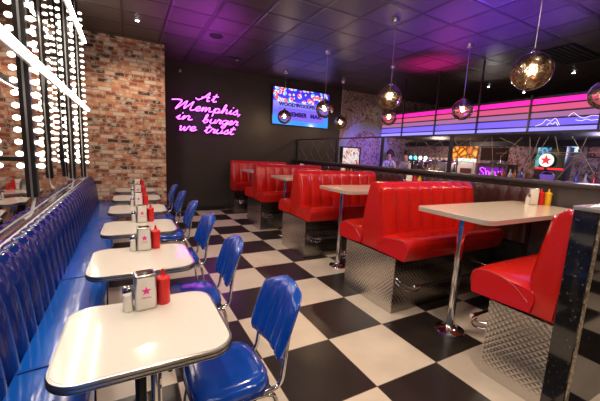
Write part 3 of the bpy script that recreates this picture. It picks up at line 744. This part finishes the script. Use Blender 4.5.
# ================================================================== NEON SIGN
neon = emis('violet_neon', (.80, .08, 1.0), 5.0)
G = {
 'a': (1.0, [[(.8, .85), (.4, 1), (.05, .5), (.3, 0), (.65, .3), (.85, .95), (.8, .2), (1.05, .1)]]),
 'b': (.95, [[(0, .3), (.35, 1.3), (.4, 2.0), (.2, 1.9), (.12, .5), (.3, 0), (.65, .3), (.6, .85), (.25, .7)]]),
 'c': (.8, [[(.75, .8), (.4, 1), (.05, .5), (.3, 0), (.8, .25)]]),
 'e': (.8, [[(0, .25), (.55, .6), (.5, 1), (.2, .85), (.12, .3), (.35, 0), (.85, .3)]]),
 'g': (.95, [[(.8, .85), (.4, 1), (.05, .5), (.3, .05), (.65, .35), (.85, .95), (.7, -.6), (.4, -.95), (.2, -.6), (1.0, .2)]]),
 'h': (1.05, [[(0, .3), (.35, 1.3), (.38, 2.0), (.2, 1.8), (.15, 0), (.45, .95), (.7, .85), (.7, .1), (1.05, .2)]]),
 'i': (.5, [[(0, .3), (.22, 1), (.18, .1), (.5, .2)], [(.30, 1.45), (.36, 1.62)]]),
 'm': (1.5, [[(0, .4), (.15, 1), (.12, 0), (.38, .9), (.55, .8), (.52, 0), (.8, .9), (1.0, .8), (1.0, .1), (1.45, .2)]]),
 'n': (1.0, [[(0, .4), (.15, 1), (.12, 0), (.4, .95), (.62, .8), (.62, .1), (1.0, .2)]]),
 'p': (1.0, [[(0, .3), (.22, 1), (.1, -.9), (.2, .6), (.5, 1), (.75, .6), (.5, .02), (.25, .15)], [(.5, .02), (1.0, .2)]]),
 'r': (.75, [[(0, .3), (.2, 1.1), (.35, .85), (.6, .9), (.45, .15), (.78, .15)]]),
 's': (.75, [[(0, .2), (.45, 1.1), (.5, .8), (.6, .3), (.35, 0), (.1, .15)], [(.35, 0), (.75, .2)]]),
 't': (.7, [[(0, .3), (.3, 1.2), (.35, 1.9), (.22, .3), (.4, 0), (.7, .2)], [(0, 1.25), (.7, 1.35)]]),
 'u': (1.0, [[(0, .3), (.15, 1), (.12, .2), (.4, 0), (.7, .4), (.75, 1), (.72, .15), (1.0, .2)]]),
 'w': (1.2, [[(0, .8), (.12, 1), (.15, .1), (.35, .05), (.55, .9), (.6, .1), (.8, .05), (1.0, 1), (1.25, .75)]]),
 'A': (1.5, [[(-.5, .5), (-.1, .15), (.5, .9), (.95, 2.1), (.95, .9), (1.0, 0), (1.3, .15)], [(.15, .75), (.6, .95), (1.2, .85)]]),
 'M': (2.3, [[(-.7, 1.9), (-.2, 2.05), (.45, 1.95), (.25, .9), (.1, 0), (.7, 1.2), (1.1, 1.95), (1.0, .2), (1.5, 1.2), (1.85, 1.95), (1.75, .6), (1.9, 0), (2.35, .25)]]),
 ',': (.5, [[(.25, .2), (.2, -.1), (.05, -.35)]]),
}
def neon_word(word, x0, x1, z, xh, parent):
    strokes = []; cx = 0
    for ch in word:
        wd, st = G[ch]
        for s in st: strokes.append([(cx + p[0] + p[1] * .22, p[1]) for p in s])
        cx += wd
    mn = min(p[0] for s in strokes for p in s); mx = max(p[0] for s in strokes for p in s); k = (x1 - x0) / (mx - mn)
    b = bm_(); bk = bm_()
    for s in strokes:
        P = [(x0 + (p[0] - mn) * k, 0, z + p[1] * xh) for p in s]
        tube(b, P, .0115, 6, 4)
        tube(bk, [(p[0], .028, p[2]) for p in P], .028, 6, 3)
    o = obj('neon_word', b, neon, parent, angle=180); obj('backing', bk, mat('neon_backing', (.010, .006, .012), .5), o, angle=180)
    return o
t = thing('neon_sign', 'violet neon script sign on the black wall', 'neon sign', (0, 8.0, 0))
for wd, a_, b_, z, xh in (('At', 1.46, 2.0, 2.68, .098), ('Memphis,', .93, 2.54, 2.43, .105), ('in', 1.02, 1.38, 2.20, .10), ('burger', 1.62, 2.50, 2.17, .098), ('we', 1.10, 1.48, 1.955, .10), ('trust', 1.66, 2.44, 1.935, .10)):
    neon_word(wd, a_, b_, z, xh, t)
lamp('neon_glow', 'POINT', (1.7, 7.75, 2.35), 3.0, (.7, .1, 1), .3)

# ================================================================== TV SCREEN
t = thing('wall_screen', 'large screen with blue and violet advert on the black wall', 'television', (4.32, 7.98, 2.79))
b = bm_(); box(b, -.90, .90, 0, .05, -.50, .50, .006); obj('frame', b, black, t)
b = bm_(); box(b, -.88, .88, -.006, 0, -.48, .48); 
def tv_mat():
    m, nt, bs_ = nodes('screen_image'); o, s = xyz(nt); bs_.inputs['Base Color'].default_value = (0, 0, 0, 1); bs_.inputs['Roughness'].default_value = .2
    zc = M_(nt, 'ADD', s[2], .5)
    base = ramp(nt, zc, [(0, (.01, .22, .95)), (.2, (.02, .25, 1)), (.35, (.10, .10, .85)), (.6, (.25, .22, .95)), (.66, (.06, .04, .70)), (1, (.03, .02, .45))])
    n = nt.nodes.new('ShaderNodeTexNoise'); n.inputs['Scale'].default_value = 11; n.inputs['Detail'].default_value = 1; nt.links.new(o, n.inputs['Vector'])
    v = nt.nodes.new('ShaderNodeTexVoronoi'); v.inputs['Scale'].default_value = 7; v.inputs['Randomness'].default_value = .7; nt.links.new(o, v.inputs['Vector'])
    topm = M_(nt, 'GREATER_THAN', s[2], .11)
    dot = M_(nt, 'MULTIPLY', M_(nt, 'LESS_THAN', v.outputs['Distance'], .52), topm)
    pc = ramp(nt, n.outputs['Fac'], [(0, (.15, .5, 1)), (.44, (.6, .75, 1)), (.52, (1, .03, .05)), (.62, (1, .2, .05))], True)
    mx = nt.nodes.new('ShaderNodeMix'); mx.data_type = 'RGBA'; nt.links.new(dot, mx.inputs[0]); nt.links.new(base, mx.inputs[6]); nt.links.new(pc, mx.inputs[7])
    nt.links.new(mx.outputs[2], bs_.inputs['Emission Color']); bs_.inputs['Emission Strength'].default_value = 1.1
    return m
obj('display', b, tv_mat(), t, smooth=False)
b = bm_(); box(b, -.72, .72, -.008, -.006, -.36, -.04); obj('violet_banner', b, emis('violet_banner', (.17, .10, .95), 1.0), t, smooth=False)
ink = mat('screen_text', (.01, .005, .04), .6)
text('top_caption', 'WOODY', .125, ink, t, (-.42, -.010, .05), (PI / 2, 0, 0), .001, wscale=1.15, bold=.006)
text('top_caption', 'WOODPECKER', .125, ink, t, (.26, -.010, .05), (PI / 2, 0, 0), .001, wscale=1.0, bold=.006)
text('banner_caption', 'REMEMBER', .16, ink, t, (-.23, -.011, -.20), (PI / 2, 0, 0), .001, wscale=1.0, bold=.008)
text('banner_caption', 'MAR/', .16, ink, t, (.47, -.011, -.20), (PI / 2, 0, 0), .001, wscale=1.05, bold=.008)
for s in (-.4, .4):
    b = bm_(); tube(b, [(s, .03, .5), (s, .03, CEIL - 2.79)], .012, 8); obj('hanger', b, dark, t)

# ================================================================== BAR CANOPY SIGN
t = thing('light_canopy', 'long pink to violet striped light sign above the bar', 'light sign', (6.2, 0, 0))
CY0, CY1 = -.4, 6.75
b = bm_(); box(b, .02, 2.75, CY0, CY1, 2.10, 2.70); obj('soffit', b, mat('soffit_black', (.008, .007, .008), .6), t, smooth=False)
bands = [(2.565, 2.655, (1.0, .01, .30), 1.35), (2.445, 2.545, (.72, .09, .24), .75), (2.335, 2.425, (.48, .17, .42), .62), (2.20, 2.315, (.16, .10, .85), 1.0), (2.115, 2.18, (.24, .20, 1.0), 1.25)]
for i, (z0, z1, c, s) in enumerate(bands):
    b = bm_(); box(b, -.005, .02, CY0, CY1, z0, z1); o = obj('light_band', b, emis('band_%d' % i, c, s), t, smooth=False)
    o['label'] = ['hot pink band', 'dusty pink band', 'mauve band', 'violet blue band', 'pale violet bottom band'][i]
for z in (2.665, 2.555, 2.435, 2.325, 2.19, 2.105):
    b = bm_(); box(b, -.03, .02, CY0, CY1, z - .012, z + .012); obj('slat', b, dark, t, smooth=False)
for y in (5.98, 5.0, 4.0, 3.06, 2.1, 1.1):
    b = bm_(); box(b, -.06, -.03, y - .014, y + .014, 2.10, CEIL if y in (4.0, 5.98, 5.0) else 2.72); obj('upright', b, dark, t, smooth=False)
for pp in ([(2.95, 2.20), (2.85, 2.24), (2.80, 2.30), (2.73, 2.27), (2.67, 2.31), (2.60, 2.20)], [(2.78, 2.20), (2.74, 2.245), (2.70, 2.22), (2.66, 2.25), (2.62, 2.19)], [(2.50, 2.33), (2.44, 2.38), (2.38, 2.33), (2.30, 2.29), (2.2, 2.32), (2.08, 2.30)], [(2.40, 2.27), (2.33, 2.25), (2.26, 2.27), (2.2, 2.25), (2.1, 2.26)]):
    b = bm_(); tube(b, [(-.035, y, z) for y, z in pp], .0032, 6, 5); obj('white_neon_line', b, emis('white_neon', (.9, .8, 1), 1.3), t)
lamp('canopy_glow', 'POINT', (5.9, 4.6, 2.9), 4, (1, .1, .6), .4)
lamp('canopy_glow', 'POINT', (5.9, 2.6, 2.9), 4, (.4, .2, 1), .4)

# ================================================================== BAR
t = thing('bar_counter', 'dark bar counter behind the wire screen', 'counter', (6.3, 0, 0))
b = bm_(); box(b, .05, .55, .8, 6.9, 0, 1.12); obj('front_panel', b, mat('bar_front', (.04, .022, .02), .4), t, smooth=False)
b = bm_(); box(b, 0, .65, .75, 6.95, 1.12, 1.17, .006); obj('worktop', b, ledge_m, t)
t = thing('back_counter', 'steel back counter along the mural wall', 'counter', (8.1, 0, 0))
b = bm_(); box(b, .05, .68, 1.2, 7.6, 0, .90); obj('cabinet', b, mat('bar_cabinet', (.05, .05, .055), .4), t, smooth=False)
b = bm_(); box(b, 0, .69, 1.2, 7.6, .90, .94, .005); obj('worktop', b, brushed, t)

# espresso / shelf unit with glasses (warm lit)
t = thing('coffee_station', 'steel coffee machine with cups on its top shelf', 'coffee machine', (8.2, 6.35, .94))
b = bm_(); box(b, 0, .5, -.55, .55, .06, .42, .02); t.scale = (1, 1, 1.35); obj('body', b, mat('machine_steel', (.5, .46, .43), .25, .9), t)
b = bm_(); box(b, -.02, .52, -.57, .57, .42, .45, .004); obj('cup_rail', b, chrome, t)
for s in (-.3, 0, .3):
    b = bm_(); tube(b, [(-.02, s, .24), (-.12, s, .22)], .03, 10); h = obj('group_head', b, chrome, t)
    b = bm_(); tube(b, [(-.12, s, .20), (-.26, s, .19)], .012, 8); obj('handle', b, black, h)
b = bm_(); box(b, -.16, .02, -.5, .5, .03, .07); obj('drip_tray', b, brushed, t, smooth=False)
for sx in (.05, .45):
    for sy in (-.5, .5):
        b = bm_(); tube(b, [(sx, sy, 0), (sx, sy, .06)], .02, 8); obj('foot', b, black, t)
cup = thing('cup', 'cream cup on the coffee machine', 'cup', (0, 0, 0), 0, 'cups on top of the coffee machine')
b = bm_(); lathe(b, [(0, 0), (.025, 0), (.042, .03), (.045, .07), (.040, .07), (.036, .03), (0, .01)], seg=14); obj('bowl', b, mat('cream_ceramic', (.75, .62, .5), .3), cup)
b = bm_(); tube(b, [(0, .042, .06), (0, .07, .05), (0, .065, .025), (0, .04, .02)], .006, 6, 3); obj('handle', b, MATS['cream_ceramic'], cup)
index(cup); first = True
names = ['left end', 'near the left end', 'left of the middle', 'in the middle', 'right of the middle', 'near the right end', 'right end']
for r in range(2):
    for k in range(7):
        pos = (8.3 + .2 * r, 6.8 - .15 * k, 1.548); lb = f'cream cup {"front" if r == 0 else "back"} row {names[k]} atop the coffee machine'
        if first: cup.location = pos; cup['label'] = lb; first = False
        else: dup(cup, pos, 0, lb)
# beer tower
t = thing('beer_tower', 'dark beer tap tower with four lit round badges', 'beer taps', (6.65, 5.75, 1.17))
b = bm_(); tube(b, [(0, -.22, .0), (0, -.22, .30), (0, .22, .30), (0, .22, .0)], .035, 12); obj('column', b, dark, t)
b = bm_(); box(b, -.06, .06, -.34, .34, .27, .36, .01); obj('tap_rail', b, chrome, t)
for k, c in enumerate(((.15, .45, 1), (.1, .9, .6), (1, .8, .6), (.7, .9, 1))):
    y = .24 - k * .16
    b = bm_(); lathe(b, [(0, 0), (.045, 0), (.045, .02), (0, .022)], seg=18); bmesh.ops.rotate(b, verts=b.verts[:], matrix=Matrix.Rotation(-PI / 2, 3, 'Y')); bmesh.ops.translate(b, verts=b.verts[:], vec=(-.06, y, .41))
    o = obj('badge', b, emis('badge_%d' % k, c, 2.2), t); o['label'] = ['blue badge', 'green badge', 'cream badge', 'white badge'][k]
    b = bm_(); tube(b, [(-.03, y, .36), (-.05, y, .40)], .01, 6); obj('badge_stem', b, chrome, t)
    b = bm_(); tube(b, [(-.06, y, .31), (-.12, y, .30), (-.13, y, .24)], .01, 8, 3); obj('tap', b, chrome, t)
# orange glowing panel
t = thing('glowing_panel', 'orange honeycomb-like glowing wall panel left of the post', 'light panel', (8.78, 5.95, 1.82))
def honey():
    m, nt, bs_ = nodes('amber_cells'); o, s = xyz(nt)
    v = nt.nodes.new('ShaderNodeTexVoronoi'); v.feature = 'DISTANCE_TO_EDGE'; v.inputs['Scale'].default_value = 6; nt.links.new(o, v.inputs['Vector'])
    c = ramp(nt, v.outputs['Distance'], [(.03, (.10, .02, .0)), (.14, (.85, .20, .01)), (.34, (1, .50, .08))]); nt.links.new(c, bs_.inputs['Emission Color']); bs_.inputs['Base Color'].default_value = (.05, .01, 0, 1); bs_.inputs['Emission Strength'].default_value = .8
    return m
b = bm_(); prism(b, [(-.38, -.34), (.38, -.34), (.38, .05), (.30, .26), (-.38, .26)], 'x', -.05, .0); obj('panel', b, honey(), t, smooth=False)
b = bm_(); box(b, -.06, .01, -.41, .41, -.37, -.34); obj('shelf', b, dark, t, smooth=False)
# white machine under it
t = thing('ice_machine', 'white drinks machine below the orange panel', 'machine', (8.2, 5.48, .94))
b = bm_(); box(b, 0, .45, -.27, .27, 0, .58, .02); obj('body', b, mat('machine_white', (.62, .55, .55), .4), t)
b = bm_(); box(b, -.01, 0, -.16, .16, .12, .42); obj('dispenser_window', b, mat('machine_brown', (.12, .04, .04), .3), t, smooth=False)
b = bm_(); box(b, -.03, .03, -.25, .25, .60, .68, .01); obj('lit_topper', b, simple_pattern('topper_lights', [(.4, (.1, .2, 1)), (.5, (.9, .9, 1)), (.6, (.1, .7, .2))], 9, 1.5), t)
# brown wall display, light tube, purple script sign box
t = thing('wall_display', 'dark brown switched-off screen beneath a white light tube', 'screen', (8.79, 5.1, 1.78))
b = bm_(); box(b, -.04, .0, -.36, .36, -.17, .17, .005); obj('frame', b, black, t)
b = bm_(); box(b, -.044, -.04, -.34, .34, -.15, .15); obj('display', b, mat('brown_screen', (.05, .018, .012), .7, spec=.2), t, smooth=False)
t = thing('wall_tube_light', 'short white violet tube light above the dark brown screen', 'light', (8.76, 5.15, 2.03))
b = bm_(); box(b, 0, .03, -.27, .27, -.03, .03); obj('housing', b, dark, t, smooth=False)
b = bm_(); tube(b, [(-.01, -.25, 0), (-.01, .25, 0)], .025, 10); obj('light_tube', b, emis('tube_light', (.85, .75, 1), 4), t)
t = thing('sign_box', 'dark box with violet script sign on the back bar', 'sign', (7.05, 4.1, 0))
b = bm_(); box(b, 0, .4, -.33, .33, .0, 1.52, .01); obj('cabinet', b, mat('sign_cabinet', (.07, .04, .03), .4), t)
b = bm_(); prism(b, [(-.29, 1.44), (.29, 1.44), (.23, 1.24), (-.23, 1.24)], 'x', -.012, -.0); obj('sign_panel', b, emis('violet_panel', (.18, .01, .42), .8), t, smooth=False)
b = bm_()
for ch in [[(.16, 1.37), (.21, 1.40), (.26, 1.36), (.21, 1.32), (.16, 1.28), (.21, 1.24), (.27, 1.27)], [(.14, 1.39), (.10, 1.25), (.10, 1.33), (.06, 1.33), (.04, 1.26)], [(.0, 1.33), (-.04, 1.30), (.0, 1.26), (.03, 1.30), (-.03, 1.33), (-.09, 1.32)], [(-.10, 1.33), (-.10, 1.27), (-.15, 1.27), (-.16, 1.34), (-.22, 1.34)]]:
    tube(b, [(-.022, y * .98, 1.34 + (z - 1.32) * 1.15) for y, z in ch], .006, 6, 4)
obj('script', b, emis('script_neon', (.8, .10, 1), 1.8), t)
t = thing('sink_mixer', 'chrome tap standing on the violet sign cabinet', 'tap', (7.25, 4.05, 1.52))
b = bm_(); tube(b, [(0, 0, 0), (0, 0, .16), (-.05, 0, .20), (-.10, 0, .15)], .012, 8, 4); obj('spout', b, chrome, t)
b = bm_(); lathe(b, [(0, 0), (.03, 0), (.03, .012), (.014, .02), (0, .02)], seg=14); obj('base', b, chrome, t)
t = thing('steel_tray', 'low steel tray on top of the violet sign cabinet', 'tray', (7.25, 4.30, 1.52))
b = bm_(); box(b, -.12, .12, -.11, .11, 0, .012); box(b, -.12, -.11, -.11, .11, 0, .06); box(b, .11, .12, -.11, .11, 0, .06); box(b, -.12, .12, -.11, -.10, 0, .06); box(b, -.12, .12, .10, .11, 0, .06); obj('tray', b, brushed, t, smooth=False)
# round star sign
t = thing('star_sign', 'round white sign with red star above a red stripe', 'sign', (7.0, 3.07, 1.64))
def disc(bm, r, x0, x1, z=0, n=32): prism(bm, [(r * math.cos(2 * PI * k / n), z + r * math.sin(2 * PI * k / n)) for k in range(n)], 'x', x0, x1)
b = bm_(); disc(b, .135, 0, .04); obj('rim', b, mat('sign_green', (.02, .25, .15), .4), t, smooth=False)
b = bm_(); disc(b, .122, -.012, 0); obj('disc', b, emis('sign_white', (1, .92, .92), 1.0), t, smooth=False)
b = bm_(); prism(b, [((.10 if k % 2 == 0 else .042) * math.sin(-PI * k / 5), (.10 if k % 2 == 0 else .042) * math.cos(PI * k / 5)) for k in range(10)], 'x', -.02, -.012); obj('star', b, emis('sign_red', (.85, .02, .03), .9), t, smooth=False)
text('letter', 'T', .085, emis('sign_letter', (.05, .3, .15), .4), t, (-.022, 0, -.002), (PI / 2, 0, -PI / 2), .001)
b = bm_(); box(b, 0, .03, -.02, .02, -.50, -.13); obj('stand', b, dark, t, smooth=False)
t = thing('sign_totem', 'black sign housing with red stripe and teal picture', 'sign housing', (7.06, 3.04, 0))
b = bm_(); box(b, 0, .3, -.24, .24, 0, 1.90, .006); obj('housing', b, mat('totem', (.012, .012, .015), .3), t)
b = bm_(); box(b, -.012, 0, -.24, .22, 1.465, 1.50); obj('red_stripe', b, emis('red_stripe', (.9, .02, .03), 1.2), t, smooth=False)
b = bm_(); box(b, -.006, 0, .0, .22, 1.74, 1.88); obj('teal_picture', b, simple_pattern('teal_pic', [(.4, (.02, .05, .2)), (.5, (.05, .35, .5)), (.6, (.3, .6, .8))], 12, .8), t, smooth=False)
b = bm_(); box(b, -.006, 0, .17, .235, 1.50, 1.74); obj('green_strip', b, simple_pattern('green_strip', [(.4, (.02, .3, .15)), (.6, (.1, .5, .6))], 14, .7), t, smooth=False)
t = thing('screen_poster', 'small bright blue and white screen right of the star sign', 'screen', (8.78, 3.40, 1.97))
b = bm_(); box(b, -.03, 0, -.16, .16, -.13, .13); obj('frame', b, black, t, smooth=False)
b = bm_(); box(b, -.034, -.03, -.14, .14, -.11, .11); obj('display', b, simple_pattern('small_screen', [(.4, (.02, .1, .5)), (.5, (.4, .7, 1)), (.6, (.9, .9, 1))], 8, 1.2), t, smooth=False)
t = thing('framed_picture', 'reddish framed picture on the bar wall', 'picture', (8.78, 2.95, 1.90))
b = bm_(); box(b, -.03, 0, -.14, .14, -.15, .15); obj('frame', b, dark, t, smooth=False)
b = bm_(); box(b, -.034, -.03, -.12, .12, -.13, .13); obj('print', b, simple_pattern('red_print', [(.4, (.25, .05, .05)), (.5, (.5, .25, .2)), (.6, (.1, .02, .02))], 10), t, smooth=False)
t = thing('mural_panel', 'red and white painted panel beside the dark brown screen', 'picture', (8.78, 4.45, 1.70))
b = bm_(); box(b, -.03, 0, -.25, .25, -.34, .30); obj('print', b, simple_pattern('pink_print', [(.35, (.30, .04, .05)), (.48, (.70, .55, .52)), (.55, (.45, .10, .10)), (.7, (.2, .1, .1))], 5), t, smooth=False)
# purple bucket, crates of glasses on counters
t = thing('ice_bucket', 'violet ice bucket under the star sign', 'bucket', (6.55, 2.82, 1.17))
b = bm_(); lathe(b, [(0, 0), (.08, 0), (.11, .20), (.115, .21), (.10, .20), (.07, .01), (0, .01)], seg=22); obj('bucket', b, mat('violet_plastic_glowing', (.22, .12, .55), .25, emit=(.25, .12, .7), es=.25), t)  # faint violet glow put into the plastic, the bucket is no lamp
b = bm_(); tube(b, [(0, -.11, .20), (0, -.06, .26), (0, .06, .26), (0, .11, .20)], .006, 6, 4); obj('handle', b, chrome, t)
tum = thing('glass_tumbler', 'x', 'glass', (0, 0, 0), 0, 'glasses lined up on the bar')
b = bm_(); lathe(b, [(0, 0), (.03, 0), (.038, .13), (.034, .13), (.027, .01), (0, .01)], seg=12); obj('glass', b, mat('tinted_glass', (.55, .5, .75), .1, .3), tum)
index(tum); first = True
for k in range(14):
    pos = (6.45 + .14 * (k % 2), 2.60 - .10 * k + (.02 if k % 3 else 0), 1.17)
    lb = f'{["first","second","third","fourth","fifth","sixth","seventh","eighth","ninth","tenth","eleventh","twelfth","thirteenth","last"][k]} glass tumbler to the right of the violet ice bucket on the bar'
    if first: tum.location = pos; tum['label'] = lb; first = False
    else: dup(tum, pos, 0, lb)
btl = thing('liquor_bottle', 'x', 'bottle', (0, 0, 0), 0, 'bottles on the bar counter')
prb = [(0, 0), (.034, 0), (.036, .01), (.036, .15), (.03, .18), (.013, .21), (.012, .27), (.014, .275), (0, .28)]
cols = [('green', (.02, .18, .06)), ('amber', (.45, .16, .02)), ('clear', (.55, .55, .6)), ('red', (.5, .02, .02)), ('yellow', (.7, .45, .05)), ('brown', (.12, .05, .02)), ('blue', (.05, .1, .5))]
spots = [(6.42, 6.55, 0), (6.45, 6.42, 4), (6.42, 5.30, 1), (6.45, 5.17, 4), (6.44, 5.05, 2), (6.42, 3.72, 2), (6.46, 3.60, 5), (6.42, 3.50, 3), (6.46, 3.40, 2), (6.42, 3.30, 1), (6.46, 3.20, 6), (6.42, 4.75, 2), (6.46, 4.60, 0)]
wherl = ['left end of bar by the staff', 'beside the green one at left end', 'right of the beer taps', 'next right of the beer taps', 'third right of the beer taps', 'right of the violet script sign', 'right of the script sign, second along', 'below the blurred bartender', 'below the bartender, second along', 'left of the star sign', 'just left of the violet bucket', 'left of the violet script sign', 'close left of the violet script sign']
btl.name = 'liquor_bottle'
for i, ((x, y, c), wl) in enumerate(zip(spots, wherl)):
    b = bm_(); lathe(b, prb, seg=14)
    r = thing('liquor_bottle', f'{cols[c][0]} bottle, {wl}', 'bottle', (x, y, 1.17), 0, 'bottles on the bar counter')
    obj('bottle', b, mat('glass_' + cols[c][0], cols[c][1], .12, coat=.6), r)
    b = bm_(); lathe(b, [(0, .272), (.016, .272), (.016, .30), (0, .30)], seg=10); obj('cap', b, black, r)
BACK = [(8.3, 5.05, 1), (8.32, 4.93, 0), (8.3, 4.80, 2), (8.34, 4.62, 4), (8.3, 4.45, 1), (8.32, 4.30, 5), (8.3, 3.05, 6), (8.33, 2.9, 2), (8.3, 2.75, 3), (8.33, 2.6, 1), (8.3, 2.45, 6), (8.33, 2.3, 0), (8.3, 2.15, 2), (8.33, 2.0, 6)]
BW = ['behind the violet sign cabinet, leftmost', 'behind the violet sign cabinet, second', 'behind the violet sign cabinet, third', 'behind the violet sign cabinet, fourth', 'behind the violet sign cabinet, fifth', 'behind the violet sign cabinet, rightmost',
      'right of the star sign, first', 'right of the star sign, second', 'right of the star sign, third', 'right of the star sign, fourth', 'right of the star sign, fifth', 'right of the star sign, sixth', 'right of the star sign, seventh', 'right of the star sign, last']
for i, ((x, y, c), wl) in enumerate(zip(BACK, BW)):
    r = thing('liquor_bottle', f'tall {cols[c][0]} bottle on the back counter {wl}', 'bottle', (x, y, .94), 0, 'tall bottles on the back counter'); r.scale = (1.5, 1.5, 1.75)
    b = bm_(); lathe(b, prb, seg=14); obj('bottle', b, mat('glass_' + cols[c][0], cols[c][1], .12, coat=.6), r)
    b = bm_(); lathe(b, [(0, .272), (.016, .272), (.016, .30), (0, .30)], seg=10); obj('cap', b, chrome, r)
for k in kids(btl): bpy.data.objects.remove(k)
bpy.data.objects.remove(btl)
# lit menu cabinet at the far left of the mural
t = thing('lit_menu_board', 'bright lit menu case with red and white pictures before mural', 'menu board', (6.1, 7.95, 1.50))
b = bm_(); box(b, -.36, .36, -.04, .06, -.32, .32, .006); obj('case', b, dark, t)
b = bm_(); box(b, -.32, .30, -.045, -.04, -.29, .28); obj('menu_picture', b, simple_pattern('menu_pic', [(.36, (.6, .05, .05)), (.42, (.95, .8, .7)), (.5, (1, .95, .92)), (.60, (.35, .45, .35)), (.66, (.95, .9, .85))], 6, .6, const=True), t, smooth=False)
b = bm_(); box(b, -.06, .06, -.02, .04, -1.5, -.32); obj('stand', b, dark, t, smooth=False)
b = bm_(); box(b, -.2, .2, -.15, .15, -1.5, -1.47); obj('foot', b, dark, t, smooth=False)

# ================================================================== STAFF
def skinned(name, verts, edges, radii, m, parent, sub=2):
    me = bpy.data.meshes.new(name); me.from_pydata([Vector(v) for v in verts], edges, []); o = bpy.data.objects.new(name, me); C.objects.link(o); o.parent = parent
    sk = o.modifiers.new('skin', 'SKIN'); me_sv = me.skin_vertices
    if not me_sv: 
        bpy.context.view_layer.objects.active = o; 
    for i, r in enumerate(radii): me.skin_vertices[0].data[i].radius = r if isinstance(r, tuple) else (r, r)
    me.skin_vertices[0].data[0].use_root = True
    s = o.modifiers.new('subdivision', 'SUBSURF'); s.levels = sub; s.render_levels = sub
    sk.use_smooth_shade = True; me.materials.append(m); return o
def person(label, loc, rz, shirt, hairy, lean=.12):
    t = thing('person', label, 'person', loc, rz)
    L = lean
    V = [(0, 0, .95), (.02 + L * .3, 0, 1.12), (.02 + L * .7, 0, 1.30), (L, 0, 1.42), (L + .01, 0, 1.50), (L + .03, 0, 1.58), (L + .03, 0, 1.68)]
    R_ = [(.15, .11), (.13, .09), (.15, .10), (.10, .08), .05, .075, .07]
    E = [(i, i + 1) for i in range(6)]
    def add(parent_i, pts, rads):
        p = parent_i
        for q, r in zip(pts, rads): V.append(q); R_.append(r); E.append((p, len(V) - 1)); p = len(V) - 1
        return p
    for s in (-1, 1):
        h = add(3, [(L, s * .17, 1.40), (L + .06, s * .20, 1.14), (L + .28, s * .14, 1.08), (L + .34, s * .13, 1.08)], [.055, .04, .028, .03])
        for k in range(4):
            yy = s * .13 + (k - 1.5) * .018; add(h, [(L + .385, yy, 1.075), (L + .42 - .006 * abs(k - 1), yy, 1.062), (L + .435, yy, 1.045)], [.009, .008, .007])
        add(h, [(L + .36, s * .095, 1.07), (L + .385, s * .085, 1.06)], [.010, .008])
        add(0, [(.0, s * .09, .86), (.01, s * .10, .48), (-.01, s * .10, .09), (.10, s * .11, .05)], [.085, .055, .035, .035])
    skinned('body', V, E, R_, skin, t)
    V2 = [(0, 0, .93), (.02 + L * .3, 0, 1.12), (.02 + L * .7, 0, 1.30), (L, 0, 1.41), (L, .17, 1.40), (L + .055, .2, 1.2), (L, -.17, 1.40), (L + .055, -.2, 1.2)]
    skinned('shirt', V2, [(0, 1), (1, 2), (2, 3), (3, 4), (4, 5), (3, 6), (6, 7)], [(.165, .125), (.145, .105), (.165, .115), (.11, .085), .066, .056, .066, .056], shirt, t)
    V3 = [(0, 0, .94), (0, .09, .84), (.01, .10, .48), (-.01, .10, .11), (0, -.09, .84), (.01, -.10, .48), (-.01, -.10, .11)]
    skinned('trousers', V3, [(0, 1), (1, 2), (2, 3), (0, 4), (4, 5), (5, 6)], [(.165, .13), .10, .07, .055, .10, .07, .055], mat('black_cloth', (.015, .013, .015), .8), t)
    b = bm_(); bmesh.ops.create_icosphere(b, subdivisions=3, radius=1)
    for v in b.verts:
        n = 1 + .10 * math.sin(v.co.x * 9 + v.co.y * 7) * math.sin(v.co.z * 8)
        w_ = .115 if hairy else .092
        v.co = Vector((v.co.x * w_ * n + L + .0, v.co.y * w_ * n, v.co.z * (.13 if hairy else .095) * n + (1.67 if hairy else 1.70)))
        if v.co.x > L + .06 and v.co.z < 1.70: v.co.x = L + .05
    obj('hair', b, hair, t, angle=180)
    b = bm_()
    for s in (-1, 1):
        bmesh.ops.create_icosphere(b, subdivisions=1, radius=.009, matrix=Matrix.Translation((L + .098, s * .028, 1.635)))
    obj('eyes', b, black, t, angle=180)
    b = bm_(); box(b, L + .085, L + .122, -.012, .012, 1.595, 1.63, .006); obj('nose', b, skin, t)
    b = bm_(); box(b, L + .085, L + .104, -.024, .024, 1.568, 1.577, .003); obj('mouth', b, mat('lips', (.4, .1, .08), .5), t)
    b = bm_(); box(b, .11 + L * .5, .135 + L * .5, -.13, .13, .60, 1.26, .01); obj('apron', b, MATS['black_cloth'], t)
    return t
floral = simple_pattern('floral_shirt', [(.42, (.10, .09, .1)), (.5, (.65, .6, .58)), (.6, (.8, .76, .72))], 18)
person('person with bushy dark hair and patterned white shirt, head bowed', (7.50, 7.56, 0), PI + .25, floral, True, .16)
person('person in white shirt and dark apron left of the beer taps', (7.62, 7.02, 0), PI - .1, mat('white_cloth', (.55, .5, .48), .8), False, .08)
person('person with reddish face in pink patterned shirt beside violet script sign', (7.68, 3.50, 0), PI + .1, simple_pattern('pink_shirt', [(.42, (.45, .25, .22)), (.52, (.70, .5, .45)), (.6, (.6, .1, .2))], 16), False, .1)
